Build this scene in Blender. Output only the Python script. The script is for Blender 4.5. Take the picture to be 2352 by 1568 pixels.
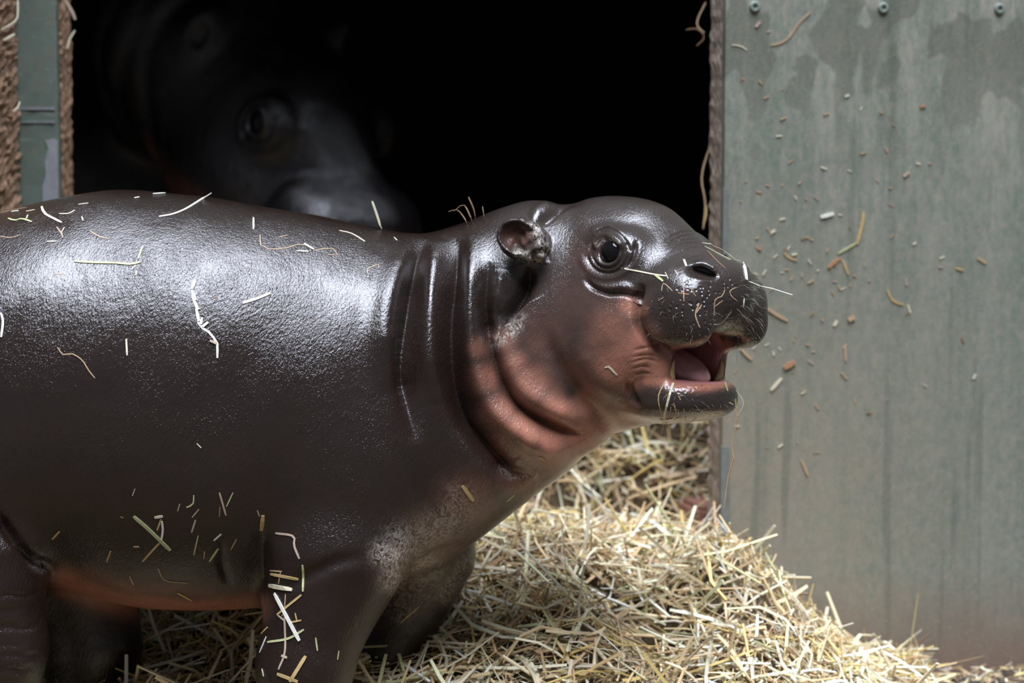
import bpy, bmesh, math, random, time
import numpy as np
from mathutils import Vector, Matrix
from mathutils.bvhtree import BVHTree

T0 = time.time()
for o in list(bpy.data.objects):
    bpy.data.objects.remove(o, do_unlink=True)
SC = bpy.context.scene
COL = SC.collection
random.seed(7)
RNG = np.random.default_rng(11)

# ------------------------------------------------------------------ camera, sky, sun, exposure
PITCH = math.radians(6.0)          # the camera looks slightly down
CAM_H = 0.746                      # camera height over the floor
LENS = 102.0
DREF = 3.0                         # distance of the calf
F = 2352 * LENS / 36.0             # focal length in photo pixels
S = DREF / F                       # metres per photo pixel at the calf
cam_d = bpy.data.cameras.new('camera')
cam = bpy.data.objects.new('camera', cam_d)
COL.objects.link(cam)
cam.location = (0, 0, CAM_H)
cam.rotation_euler = (math.pi / 2 - PITCH, 0, 0)
cam_d.lens = LENS
cam_d.sensor_width = 36.0
cam_d.clip_start = 0.05
cam_d.dof.use_dof = True
cam_d.dof.focus_distance = 2.87
cam_d.dof.aperture_fstop = 4.5
SC.camera = cam

world = bpy.data.worlds.new('overcast_sky')
SC.world = world
world.use_nodes = True
bg = world.node_tree.nodes['Background']
bg.inputs['Color'].default_value = (0.80, 0.88, 1.0, 1)
bg.inputs['Strength'].default_value = 0.15

sun_d = bpy.data.lights.new('veiled_sun', 'SUN')
sun_d.energy = 10.0
sun_d.angle = math.radians(47)
sun_d.color = (0.81, 0.865, 1.0)
sun = bpy.data.objects.new('veiled_sun', sun_d)
COL.objects.link(sun)
sun.rotation_euler = (math.radians(18), math.radians(3), 0)

vs = SC.view_settings
vs.view_transform = 'Standard'
vs.look = 'None'
vs.gamma = 1.0
vs.use_curve_mapping = False
vs.exposure = 0.0

# ------------------------------------------------------------------ picture <-> place
RIGHT = np.array([1.0, 0, 0])
FWD = np.array([0, math.cos(PITCH), -math.sin(PITCH)])
UP = np.array([0, math.sin(PITCH), math.cos(PITCH)])
CAMP = np.array([0, 0, CAM_H])


def P(px, py, w=0.0):
    """a photo pixel at w pixels behind the calf's plane -> sculpt space (pixel units, right / down / away)"""
    k = 1 + w / F
    return (1176 + (px - 1176) * k, 784 + (py - 784) * k, w)


def r2w(a):
    """sculpt space -> metres"""
    a = np.asarray(a, float)
    return (CAMP + np.outer((a[..., 0] - 1176).ravel() * S, RIGHT)
            - np.outer((a[..., 1] - 784).ravel() * S, UP)
            + np.outer((DREF + a[..., 2].ravel() * S), FWD)).reshape(a.shape)


def pw(px, py, d):
    """a photo pixel at optical depth d metres -> world"""
    return CAMP + RIGHT * ((px - 1176) / F * d) - UP * ((py - 784) / F * d) + FWD * d


def w2p(a):
    b = np.asarray(a) - CAMP
    d = b @ FWD
    return 1176 + F * (b @ RIGHT) / d, 784 - F * (b @ UP) / d, d


# ------------------------------------------------------------------ objects
def tag(o, label=None, cat=None, group=None, kind=None):
    if label: o['label'] = label
    if cat: o['category'] = cat
    if group: o['group'] = group
    if kind: o['kind'] = kind
    return o


def empty(name, loc=(0, 0, 0)):
    o = bpy.data.objects.new(name, None)
    o.location = loc
    o.empty_display_size = 0.05
    COL.objects.link(o)
    return o


def mesh_obj(name, verts, faces, mat, parent=None, smooth=True):
    me = bpy.data.meshes.new(name)
    verts = np.asarray(verts, np.float32)
    if isinstance(faces, np.ndarray):
        nf, k = faces.shape
        me.vertices.add(len(verts))
        me.vertices.foreach_set('co', verts.ravel())
        me.loops.add(nf * k)
        me.loops.foreach_set('vertex_index', faces.astype(np.int32).ravel())
        me.polygons.add(nf)
        me.polygons.foreach_set('loop_start', np.arange(0, nf * k, k, dtype=np.int32))
        me.update(calc_edges=True)
    else:
        me.from_pydata([tuple(map(float, v)) for v in verts], [], faces)
    me.polygons.foreach_set('use_smooth', np.full(len(me.polygons), smooth))
    me.update()
    me.materials.append(mat)
    o = bpy.data.objects.new(name, me)
    COL.objects.link(o)
    if parent is not None:
        o.parent = parent
        o.matrix_parent_inverse = Matrix.Translation(-parent.location)
    return o


def box(name, c, half, mat, parent=None, rotz=0.0, bevel=0.0):
    bm = bmesh.new()
    bmesh.ops.create_cube(bm, size=2.0)
    bmesh.ops.scale(bm, vec=half, verts=bm.verts)
    if bevel:
        bmesh.ops.bevel(bm, geom=bm.edges, offset=bevel, segments=2, affect='EDGES')
    me = bpy.data.meshes.new(name)
    bm.to_mesh(me)
    bm.free()
    me.materials.append(mat)
    o = bpy.data.objects.new(name, me)
    COL.objects.link(o)
    o.location = c
    o.rotation_euler = (0, 0, rotz)
    if parent is not None:
        o.parent = parent
        bpy.context.view_layer.update()
        o.matrix_parent_inverse = parent.matrix_world.inverted()
    return o


# ------------------------------------------------------------------ materials
class NT:
    def __init__(self, name):
        self.m = bpy.data.materials.new(name)
        self.m.use_nodes = True
        self.t = self.m.node_tree
        self.b = self.t.nodes['Principled BSDF']

    def n(self, typ, **kw):
        nd = self.t.nodes.new(typ)
        for k, v in kw.items():
            if k.startswith('i_'):
                nd.inputs[k[2:].replace('_', ' ')].default_value = v
            else:
                setattr(nd, k, v)
        return nd

    def l(self, a, b):
        self.t.links.new(a, b)

    def coords(self, scale=(1, 1, 1), rot=(0, 0, 0), loc=(0, 0, 0)):
        tc = self.n('ShaderNodeTexCoord')
        mp = self.n('ShaderNodeMapping')
        mp.inputs['Scale'].default_value = scale
        mp.inputs['Rotation'].default_value = rot
        mp.inputs['Location'].default_value = loc
        self.l(tc.outputs['Object'], mp.inputs['Vector'])
        return mp.outputs['Vector']

    def streaks(self, stretch, rot):
        tc = self.n('ShaderNodeTexCoord')
        mp = self.n('ShaderNodeMapping', vector_type='TEXTURE')
        mp.inputs['Scale'].default_value = stretch
        mp.inputs['Rotation'].default_value = rot
        self.l(tc.outputs['Object'], mp.inputs['Vector'])
        return mp.outputs['Vector']

    def noise(self, vec, scale, detail=4, rough=0.55, dist=0.0):
        nd = self.n('ShaderNodeTexNoise')
        nd.inputs['Scale'].default_value = scale
        nd.inputs['Detail'].default_value = detail
        nd.inputs['Roughness'].default_value = rough
        nd.inputs['Distortion'].default_value = dist
        self.l(vec, nd.inputs['Vector'])
        return nd.outputs['Fac']

    def ramp(self, fac, stops, interp='LINEAR'):
        nd = self.n('ShaderNodeValToRGB')
        cr = nd.color_ramp
        cr.interpolation = interp
        while len(cr.elements) < len(stops):
            cr.elements.new(0.5)
        for e, (p, c) in zip(cr.elements, stops):
            e.position = p
            e.color = (c, c, c, 1) if np.isscalar(c) else (*c, 1)
        self.l(fac, nd.inputs['Fac'])
        return nd.outputs['Color']

    def mix(self, fac, a, b, mode='MIX'):
        nd = self.n('ShaderNodeMix', data_type='RGBA', blend_type=mode)
        for sock, v in ((nd.inputs['Factor'], fac), (nd.inputs['A'], a), (nd.inputs['B'], b)):
            if hasattr(v, 'is_output'):
                self.l(v, sock)
            elif np.isscalar(v):
                sock.default_value = v
            else:
                sock.default_value = (*v, 1)
        return nd.outputs['Result']

    def math(self, op, a, b=None, c=None, clamp=False):
        nd = self.n('ShaderNodeMath', operation=op, use_clamp=clamp)
        for i, v in enumerate((a, b, c)):
            if v is None: continue
            if hasattr(v, 'is_output'):
                self.l(v, nd.inputs[i])
            else:
                nd.inputs[i].default_value = v
        return nd.outputs[0]

    def attr(self, name):
        nd = self.n('ShaderNodeAttribute', attribute_name=name)
        return nd.outputs['Fac']

    def bump(self, height, strength, dist, prev=None):
        nd = self.n('ShaderNodeBump')
        nd.inputs['Strength'].default_value = strength
        nd.inputs['Distance'].default_value = dist
        self.l(height, nd.inputs['Height'])
        if prev is not None:
            self.l(prev, nd.inputs['Normal'])
        return nd.outputs['Normal']

    def out(self, color=None, rough=None, normal=None, **kw):
        b = self.b
        for key, v in (('Base Color', color), ('Roughness', rough), ('Normal', normal)):
            if v is None: continue
            if hasattr(v, 'is_output'):
                self.l(v, b.inputs[key])
            elif np.isscalar(v):
                b.inputs[key].default_value = v
            else:
                b.inputs[key].default_value = (*v, 1)
        for k, v in kw.items():
            b.inputs[k.replace('_', ' ')].default_value = v
        return self.m


def skin_material(name, relief=1.0, dark=(0.0150, 0.0086, 0.0064), pinkc=(0.40, 0.165, 0.105), coat=0.9):
    m = NT(name)
    v = m.coords()
    n1 = m.noise(v, 45, 5, 0.6)
    n2 = m.noise(v, 320, 3, 0.6)
    pink = m.attr('pink')
    pk = m.math('MULTIPLY_ADD', n1, 0.9, -0.45)
    pk = m.math('MULTIPLY', pk, m.math('MULTIPLY', pink, m.math('SUBTRACT', 1.35, pink)))
    pk = m.math('ADD', pink, pk, clamp=True)
    darkv = m.mix(n1, tuple(c * 0.75 for c in dark), tuple(c * 1.3 for c in dark))
    pinkv = m.mix(n1, tuple(c * 0.8 for c in pinkc), tuple(min(1, c * 1.15) for c in pinkc))
    darkv = m.mix(m.math('MULTIPLY', m.attr('head'), 0.75), darkv, m.mix(n1, (0.026, 0.019, 0.0155), (0.044, 0.033, 0.028)))
    c = m.mix(pk, darkv, pinkv)
    c = m.mix(m.attr('mouth'), c, (0.42, 0.17, 0.155))
    # dark specks in the pink
    sp = m.n('ShaderNodeTexVoronoi', feature='F1')
    sp.inputs['Scale'].default_value = 160
    m.l(v, sp.inputs['Vector'])
    spot = m.ramp(sp.outputs['Distance'], [(0.0, 1.0), (0.10, 1.0), (0.2, 0.0)])
    spotm = m.math('MULTIPLY', spot, m.ramp(m.noise(v, 30, 2), [(0.52, 0.0), (0.62, 0.8)]))
    spotm = m.math('MULTIPLY', spotm, m.math('MULTIPLY', pink, m.math('SUBTRACT', 1.0, m.attr('mouth'))))
    c = m.mix(spotm, c, (0.05, 0.03, 0.025))
    # dried dust
    dust = m.attr('dust')
    wisp = m.noise(m.coords((1, 1, 1)), 120, 6, 0.7, 2.5)
    dm = m.math('MULTIPLY', dust, m.ramp(wisp, [(0.42, 0.0), (0.6, 1.0)]), clamp=True)
    c = m.mix(dm, c, (0.42, 0.37, 0.31))
    # relief: fine lines around the body, grain, pores on the muzzle
    lines = m.noise(m.streaks((1, 1, 10), (0, math.radians(14), 0)), 560, 3, 0.6, 0.25)
    dashes = m.noise(m.streaks((1, 1, 4.5), (0, math.radians(34), 0)), 380, 3, 0.6, 0.2)
    grain = m.noise(v, 300, 4, 0.65)
    bub = m.noise(v, 560, 2, 0.5)
    bub = m.ramp(bub, [(0.55, 0.0), (0.75, 1.0)])
    h = m.math('MULTIPLY_ADD', lines, 1.0, m.math('MULTIPLY', grain, 0.25))
    h = m.math('MULTIPLY_ADD', dashes, 1.1, h)
    h = m.math('MULTIPLY_ADD', bub, 0.32, h)
    h = m.math('MULTIPLY', h, m.ramp(m.noise(v, 17, 3), [(0.35, 0.45), (0.65, 1.25)]))
    h = m.math('MULTIPLY', h, m.math('MULTIPLY_ADD', m.attr('head'), -0.3, 1.0))
    smooth = m.math('SUBTRACT', 1.0, m.attr('pore'))
    h = m.math('MULTIPLY', h, m.math('MULTIPLY_ADD', smooth, 0.75, 0.25))
    po = m.n('ShaderNodeTexVoronoi', feature='F1')
    po.inputs['Scale'].default_value = 215
    m.l(v, po.inputs['Vector'])
    pit = m.ramp(po.outputs['Distance'], [(0.0, 0.0), (0.22, 0.2), (0.42, 1.0)])
    h = m.math('ADD', h, m.math('MULTIPLY', pit, m.math('MULTIPLY', m.attr('pore'), 1.5)))
    nrm = m.bump(h, 0.7, 0.0010 * relief)
    rough = m.math('MULTIPLY_ADD', n2, 0.16, 0.30)
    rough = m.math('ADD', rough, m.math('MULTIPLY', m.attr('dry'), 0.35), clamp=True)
    mm = m.out(c, rough, nrm, IOR=1.45, Specular_IOR_Level=0.14)
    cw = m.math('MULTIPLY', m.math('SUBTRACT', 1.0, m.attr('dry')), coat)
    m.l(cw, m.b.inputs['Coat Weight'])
    m.l(m.math('MULTIPLY_ADD', m.attr('head'), 0.07, 0.11), m.b.inputs['Coat Roughness'])
    m.b.inputs['Coat IOR'].default_value = 1.6
    nr2 = m.bump(h, 0.62, 0.0010 * relief)
    m.l(nr2, m.b.inputs['Coat Normal'])
    m.b.inputs['Subsurface Weight'].default_value = 0.0
    return mm


def plain(name, color, rough=0.6, nscale=60, var=0.25, bump=0.3, bdist=0.001, **kw):
    m = NT(name)
    v = m.coords()
    n1 = m.noise(v, nscale, 5)
    c = m.mix(n1, tuple(x * (1 - var) for x in color), tuple(min(1, x * (1 + var)) for x in color))
    return m.out(c, rough, m.bump(m.noise(v, nscale * 3, 4), bump, bdist), **kw)


def straw_mat(name, color):
    m = NT(name)
    n1 = m.noise(m.coords(), 140, 3)
    c = m.mix(n1, tuple(x * 0.72 for x in color), tuple(min(1, x * 1.2) for x in color))
    return m.out(c, 0.55, None)


STRAW = {
    'cream': straw_mat('straw_cream', (0.62, 0.56, 0.40)),
    'white': straw_mat('straw_white', (0.74, 0.72, 0.62)),
    'green': straw_mat('straw_green', (0.42, 0.44, 0.22)),
    'gold': straw_mat('straw_gold', (0.48, 0.34, 0.14)),
    'tan': straw_mat('straw_tan', (0.42, 0.29, 0.17)),
    'brown': straw_mat('straw_brown', (0.25, 0.14, 0.07)),
    'orange': straw_mat('straw_orange', (0.38, 0.20, 0.10)),
    'pink': straw_mat('straw_pink', (0.42, 0.32, 0.235)),
    'black': straw_mat('straw_black', (0.02, 0.018, 0.015)),
}

# ------------------------------------------------------------------ the place
def wall_paint():
    m = NT('worn_green_paint')
    v = m.coords()
    big = m.noise(v, 3.5, 4)
    streak = m.noise(m.coords((1, 1, 0.10)), 26, 4, 0.6)
    fine = m.noise(m.coords((1, 1, 0.35)), 150, 5, 0.7)
    green = m.mix(big, (0.112, 0.145, 0.110), (0.165, 0.192, 0.148))
    film = m.ramp(m.math('ADD', m.math('MULTIPLY', streak, 0.6), m.math('MULTIPLY', fine, 0.5)), [(0.47, 0.0), (0.66, 1.0)])
    sep = m.n('ShaderNodeSeparateXYZ')
    m.l(v, sep.inputs[0])
    z = sep.outputs['Z']
    x = sep.outputs['X']
    up = m.n('ShaderNodeMapRange')
    m.l(z, up.inputs['Value'])
    up.inputs['From Min'].default_value = 0.42
    up.inputs['From Max'].default_value = 0.80
    up.inputs['To Min'].default_value = 0.25
    up.inputs['To Max'].default_value = 0.85
    c = m.mix(m.math('MULTIPLY', film, up.outputs[0]), green, (0.35, 0.335, 0.27))
    mot = m.ramp(m.noise(m.coords((1, 1, 0.7)), 105, 6, 0.78), [(0.42, 0.0), (0.66, 1.0)])
    c = m.mix(m.math('MULTIPLY', mot, 0.42), c, (0.36, 0.30, 0.235))
    mot2 = m.ramp(m.noise(m.coords((1, 1, 0.6), (0, 0, 0), (3, 1, 2)), 62, 5, 0.75), [(0.45, 0.0), (0.68, 1.0)])
    c = m.mix(m.math('MULTIPLY', mot2, 0.40), c, (0.105, 0.150, 0.120))
    # dusty brown where the animals rub along
    rub = m.n('ShaderNodeMapRange')
    m.l(x, rub.inputs['Value'])
    rub.inputs['From Min'].default_value = 0.42
    rub.inputs['From Max'].default_value = 0.0
    low = m.n('ShaderNodeMapRange')
    m.l(z, low.inputs['Value'])
    low.inputs['From Min'].default_value = 0.62
    low.inputs['From Max'].default_value = 0.25
    rb = m.math('MULTIPLY', rub.outputs[0], low.outputs[0])
    rb = m.math('MULTIPLY', rb, m.ramp(m.noise(v, 34, 5, 0.7), [(0.25, 0.2), (0.7, 1.0)]))
    c = m.mix(m.math('MULTIPLY', rb, 0.95), c, (0.26, 0.205, 0.145))
    # run-off stains: damp blotches high up, thin streaks below
    bl = m.ramp(m.noise(m.coords((1, 1, 0.62)), 19, 2, 0.45, 0.4), [(0.50, 0.0), (0.53, 1.0)])
    hi = m.n('ShaderNodeMapRange')
    m.l(z, hi.inputs['Value'])
    hi.inputs['From Min'].default_value = 0.56
    hi.inputs['From Max'].default_value = 0.72
    c = m.mix(m.math('MULTIPLY', m.math('MULTIPLY', bl, hi.outputs[0]), 0.62), c, (0.10, 0.108, 0.075))
    st = m.ramp(m.noise(m.coords((1, 1, 0.05)), 42, 2, 0.5), [(0.60, 0.0), (0.68, 1.0)])
    c = m.mix(m.math('MULTIPLY', st, 0.4), c, (0.075, 0.095, 0.07))
    # mud splashed along the foot
    mud = m.n('ShaderNodeMapRange')
    m.l(m.math('ADD', z, m.math('MULTIPLY', m.noise(v, 18, 5, 0.7), 0.10)), mud.inputs['Value'])
    mud.inputs['From Min'].default_value = 0.175
    mud.inputs['From Max'].default_value = 0.045
    c = m.mix(mud.outputs[0], c, (0.17, 0.11, 0.078))
    speck = m.ramp(m.noise(v, 240, 3, 0.6), [(0.56, 0.0), (0.70, 1.0)])
    c = m.mix(m.math('MULTIPLY', speck, 0.45), c, (0.34, 0.27, 0.19))
    return m.out(c, 0.62, m.bump(m.math('ADD', fine, film), 0.25, 0.0008))


def wood_material(name, a, b, vertical=True):
    m = NT(name)
    g = m.noise(m.coords((1, 1, 0.12)), 170, 6, 0.75, 0.6)
    k = m.noise(m.coords(), 70, 5, 0.7)
    c = m.mix(m.ramp(m.math('ADD', m.math('MULTIPLY', g, 0.55), m.math('MULTIPLY', k, 0.5)), [(0.38, 0.0), (0.68, 1.0)]), a, b)
    return m.out(c, 0.85, m.bump(m.math('ADD', g, k), 0.8, 0.003))


M_wall = wall_paint()
M_edge = wood_material('weathered_edge_wood', (0.16, 0.11, 0.08), (0.50, 0.40, 0.32))
M_post = wood_material('rough_brown_timber', (0.14, 0.075, 0.042), (0.50, 0.31, 0.19))
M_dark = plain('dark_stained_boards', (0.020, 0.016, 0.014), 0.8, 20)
M_floor = plain('trodden_earth_floor', (0.042, 0.030, 0.022), 0.9, 30, 0.4, 0.8, 0.004)
M_lintel = plain('green_lintel_paint', (0.11, 0.15, 0.125), 0.65, 20)
M_metal = plain('grey_metal_strip', (0.15, 0.155, 0.14), 0.7, 60, 0.3)
M_screw = plain('painted_screw', (0.20, 0.24, 0.20), 0.5, 300, 0.2)
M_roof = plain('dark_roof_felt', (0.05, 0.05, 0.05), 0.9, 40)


def jamb_paint():
    m = NT('jamb_green_paint')
    v = m.coords()
    big = m.noise(v, 12, 5)
    c = m.mix(big, (0.088, 0.122, 0.095), (0.142, 0.175, 0.14))
    c = m.mix(m.ramp(m.noise(v, 55, 5, 0.7), [(0.5, 0.0), (0.72, 0.7)]), c, (0.17, 0.14, 0.10))
    scr = m.ramp(m.noise(m.coords((0.5, 1, 2.2)), 60, 4, 0.65), [(0.60, 0.0), (0.68, 1.0)])
    c = m.mix(m.math('MULTIPLY', scr, 0.5), c, (0.26, 0.26, 0.22))
    return m.out(c, 0.55, m.bump(m.noise(v, 120, 4), 0.3, 0.001))


M_jamb = jamb_paint()
M_peel = plain('bare_grey_undercoat', (0.24, 0.245, 0.255), 0.7, 70, 0.45)

# floor and the dark stall behind the doorway
fl = box('floor', (0, 3.0, -0.03), (6.0, 9.0, 0.03), M_floor)
tag(fl, 'trodden brown earth floor under the straw', None, None, 'structure')
fl.name = 'floor'

YAW = math.radians(14)
pd = 3.30                                     # optical depth of the panel's door edge
p_edge = pw(1662, 700, pd)
PX0, PY0 = p_edge[0], p_edge[1]
tvec = np.array([math.cos(YAW), math.sin(YAW), 0])
nvec = np.array([-math.sin(YAW), math.cos(YAW), 0])   # into the stall


def panel_pt(a, z, depth=0.0):
    q = np.array([PX0, PY0, 0]) + tvec * a + nvec * depth
    q[2] = z
    return q


def panel_local(name, a0, a1, z0, z1, d0, d1, mat, parent=None, nz=1, na=1, rough=0.0):
    """a slab of the panel: subdivided box with optional rough surface, in the panel's own axes"""
    bm = bmesh.new()
    bmesh.ops.create_cube(bm, size=1.0)
    for v in bm.verts:
        v.co.x = a0 + (v.co.x + 0.5) * (a1 - a0)
        v.co.y = d0 + (v.co.y + 0.5) * (d1 - d0)
        v.co.z = z0 + (v.co.z + 0.5) * (z1 - z0)
    if nz > 1:
        for k in range(1, nz):
            zz = z0 + (z1 - z0) * k / nz
            bmesh.ops.bisect_plane(bm, geom=bm.verts[:] + bm.edges[:] + bm.faces[:], plane_co=(0, 0, zz), plane_no=(0, 0, 1))
        for k in range(1, na):
            aa = d0 + (d1 - d0) * k / na
            bmesh.ops.bisect_plane(bm, geom=bm.verts[:] + bm.edges[:] + bm.faces[:], plane_co=(0, aa, 0), plane_no=(0, 1, 0))
    if rough:
        rr = random.Random(5)
        for v in bm.verts:
            v.co.x += rr.gauss(0, rough)
            v.co.y += rr.gauss(0, rough * 0.4)
    me = bpy.data.meshes.new(name)
    bm.to_mesh(me)
    bm.free()
    me.materials.append(mat)
    o = bpy.data.objects.new(name, me)
    COL.objects.link(o)
    o.location = (PX0, PY0, 0)
    o.rotation_euler = (0, 0, YAW)
    if parent is not None:
        o.parent = parent
        bpy.context.view_layer.update()
        o.matrix_parent_inverse = parent.matrix_world.inverted()
    return o


wr = panel_local('wall_right', 0, 1.3, 0.0, 1.32, 0, 0.012, M_wall)
tag(wr, 'large worn green painted board beside the dark doorway', None, None, 'structure')
panel_local('edge_layer', 0.000, 0.05, 0.015, 1.32, 0.0125, 0.030, M_edge, wr, 180, 3, 0.0006)
panel_local('edge_layer', 0.003, 0.05, 0.015, 1.32, 0.0305, 0.064, M_edge, wr, 180, 4, 0.0008)
panel_local('edge_strip', -0.002, 0.008, 0.17, 0.28, -0.002, 0.004, M_metal, wr)
panel_local('edge_strip', -0.002, 0.004, 0.50, 0.575, -0.002, 0.004, M_metal, wr)


def screw(px, py):
    # where the pixel's ray meets the panel face
    dirv = pw(px, py, 1.0) - CAMP
    t = ((np.array([PX0, PY0, 0]) - CAMP) @ nvec) / (dirv @ nvec)
    q = CAMP + dirv * t
    bm = bmesh.new()
    n = 20
    prof = [(0.0064, 0.0), (0.0064, 0.0016), (0.0058, 0.0030), (0.0046, 0.0036), (0.0030, 0.0034), (0.0024, 0.0012), (0.0, 0.0010)]
    rings = []
    for r, h in prof:
        rings.append([bm.verts.new((r * math.cos(2 * math.pi * i / n), -h, r * math.sin(2 * math.pi * i / n))) for i in range(n)] if r > 0 else [bm.verts.new((0, -h, 0))])
    for a, b in zip(rings[:-1], rings[1:]):
        for i in range(n):
            j = (i + 1) % n
            bm.faces.new([a[i], a[j], b[j], b[i]] if len(b) > 1 else [a[i], a[j], b[0]])
    bmesh.ops.recalc_face_normals(bm, faces=bm.faces)
    me = bpy.data.meshes.new('screw')
    bm.to_mesh(me)
    bm.free()
    me.materials.append(M_screw)
    o = bpy.data.objects.new('screw', me)
    COL.objects.link(o)
    o.location = q
    o.rotation_euler = (0, 0, YAW)
    o.parent = wr
    bpy.context.view_layer.update()
    o.matrix_parent_inverse = wr.matrix_world.inverted()


for s_ in ((1733, 15), (2028, 18), (2295, 20)):
    screw(*s_)


def rough_board(name, x0, x1, y0, y1, z1, mat, amp, parent=None, nx=6, ny=6, nz=160, seed=1):
    """upright board with a rough weathered surface"""
    rr = np.random.default_rng(seed)
    vs_, fs = [], []

    def face(fn, nu, nv):
        b = len(vs_)
        for i in range(nu + 1):
            for j in range(nv + 1):
                q = np.array(fn(i / nu, j / nv))
                vs_.append(q)
        for i in range(nu):
            for j in range(nv):
                fs.append((b + i * (nv + 1) + j, b + (i + 1) * (nv + 1) + j, b + (i + 1) * (nv + 1) + j + 1, b + i * (nv + 1) + j + 1))
    face(lambda u, v: (x0 + (x1 - x0) * u, y0, z1 * v), nx, nz)
    face(lambda u, v: (x1, y0 + (y1 - y0) * u, z1 * v), ny, nz)
    face(lambda u, v: (x1 + (x0 - x1) * u, y1, z1 * v), nx, nz)
    face(lambda u, v: (x0, y1 + (y0 - y1) * u, z1 * v), ny, nz)
    V = np.array(vs_)
    # same roughness for coincident corner points
    key = np.round(V * 1e5).astype(np.int64)
    _, inv = np.unique(key, axis=0, return_inverse=True)
    inv = inv.ravel()
    dx = rr.normal(0, amp, (inv.max() + 1, 3))
    V = V + dx[inv] * np.array([1, 1, 0.3])
    return mesh_obj(name, V, fs, mat, parent, smooth=False)


jd = 3.40
jx = lambda px, d=jd: (px - 1176) / F * d
jy = jd * math.cos(PITCH) + 0.02
wl = rough_board('wall_left', jx(20), jx(136), jy, jy + 0.02, 1.32, M_jamb, 0.0004, nz=60, seed=2)
tag(wl, 'narrow green painted jamb board at the far side of the doorway', None, None, 'structure')
rough_board('edge_board', jx(60), jx(137) + 0.001, jy + 0.0205, jy + 0.095, 1.32, M_post, 0.0013, wl, ny=14, nz=240, seed=3)
# bare patch where the paint has come off, standing slightly proud of the board
pv = [(105, 322), (112, 340), (104, 372), (106, 400), (98, 428), (97, 468), (134, 468), (134, 324), (124, 318)]
pv = [(jx(a), jy - 0.0012, pw(a, b, jd)[2]) for a, b in pv]
n_ = len(pv)
pv2 = pv + [(a, jy + 0.002, c) for a, b, c in pv]
mesh_obj('bare_patch', pv2, [tuple(range(n_))[::-1]] + [(i, (i + 1) % n_, n_ + (i + 1) % n_, n_ + i) for i in range(n_)], M_peel, wl, False)
for zc_, hh in ((249, 0.0011), (280, 0.0007)):
    z_ = pw(90, zc_, jd)[2]
    box('score_line', ((jx(42) + jx(128)) / 2, jy - 0.0004, z_), ((jx(128) - jx(42)) / 2, 0.0012, hh), M_peel, wl)
po = rough_board('timber_post', jx(-200, 3.30), jx(12, 3.30), 3.30 * math.cos(PITCH) - 0.03, jy - 0.003, 1.32, M_post, 0.0014, nx=40, ny=8, nz=260, seed=4)
tag(po, 'rough reddish brown timber post standing in front of the green jamb', 'post')

# stall behind, wall over the door, eaves
WLX = jx(60)
tag(box('wall_over_door', (0.0, 3.52, 1.76), (2.6, 0.06, 0.74), M_lintel), 'green boarded wall over the doorway', None, None, 'structure').name = 'wall_front'
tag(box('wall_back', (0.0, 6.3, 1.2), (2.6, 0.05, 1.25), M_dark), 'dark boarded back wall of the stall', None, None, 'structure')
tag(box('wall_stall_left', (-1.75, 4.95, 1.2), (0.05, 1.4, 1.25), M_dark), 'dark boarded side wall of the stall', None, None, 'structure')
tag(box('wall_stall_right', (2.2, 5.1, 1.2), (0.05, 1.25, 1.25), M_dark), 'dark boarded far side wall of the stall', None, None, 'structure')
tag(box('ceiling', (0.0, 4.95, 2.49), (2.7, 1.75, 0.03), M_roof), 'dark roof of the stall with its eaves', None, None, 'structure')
tag(box('wall_front_left', (-1.75, 3.62, 0.66), (0.88, 0.05, 0.66), M_lintel), 'green boarded wall left of the timber post', None, None, 'structure')

# ------------------------------------------------------------------ sculpting: signed distances on a rectilinear grid, surface nets
def smin(a, b, k):
    h = np.clip(0.5 + 0.5 * (b - a) / k, 0, 1)
    return b + (a - b) * h - k * h * (1 - h)


def smax(a, b, k):
    return -smin(-a, -b, k)


def ell(X, Y, Z, c, r, p=2.0):
    q = (np.abs((X - c[0]) / r[0]) ** p + np.abs((Y - c[1]) / r[1]) ** p + np.abs((Z - c[2]) / r[2]) ** p) ** (1 / p)
    # first-order distance, better than scaling by the smallest radius
    return (q - 1) * (min(r) * 0.6 + 0.4 * sorted(r)[1])


def ellrot(X, Y, Z, c, r, ang):
    """ellipsoid turned in the X-Y plane"""
    ca, sa = math.cos(ang), math.sin(ang)
    dx, dy = X - c[0], Y - c[1]
    return ell(ca * dx + sa * dy, -sa * dx + ca * dy, Z - c[2], (0, 0, 0), r)


def cone(X, Y, Z, a, b, ra, rb):
    a = np.array(a, np.float32)
    b = np.array(b, np.float32)
    ab = b - a
    t = np.clip(((X - a[0]) * ab[0] + (Y - a[1]) * ab[1] + (Z - a[2]) * ab[2]) / (ab @ ab), 0, 1)
    d = np.sqrt((X - a[0] - t * ab[0]) ** 2 + (Y - a[1] - t * ab[1]) ** 2 + (Z - a[2] - t * ab[2]) ** 2)
    return d - (ra + (rb - ra) * t)


def rbox(X, Y, Z, c, h, r):
    qx, qy, qz = np.abs(X - c[0]) - h[0] + r, np.abs(Y - c[1]) - h[1] + r, np.abs(Z - c[2]) - h[2] + r
    o = np.sqrt(np.maximum(qx, 0) ** 2 + np.maximum(qy, 0) ** 2 + np.maximum(qz, 0) ** 2)
    return o + np.minimum(np.maximum(qx, np.maximum(qy, qz)), 0) - r


def axis(*segs):
    """(start, stop, step) pieces -> grid coordinates"""
    out = []
    for a, b, st in segs:
        n = max(1, int(round((b - a) / st)))
        out.append(np.linspace(a, b, n, endpoint=False))
    out.append([segs[-1][1]])
    return np.concatenate(out).astype(np.float32)


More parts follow.
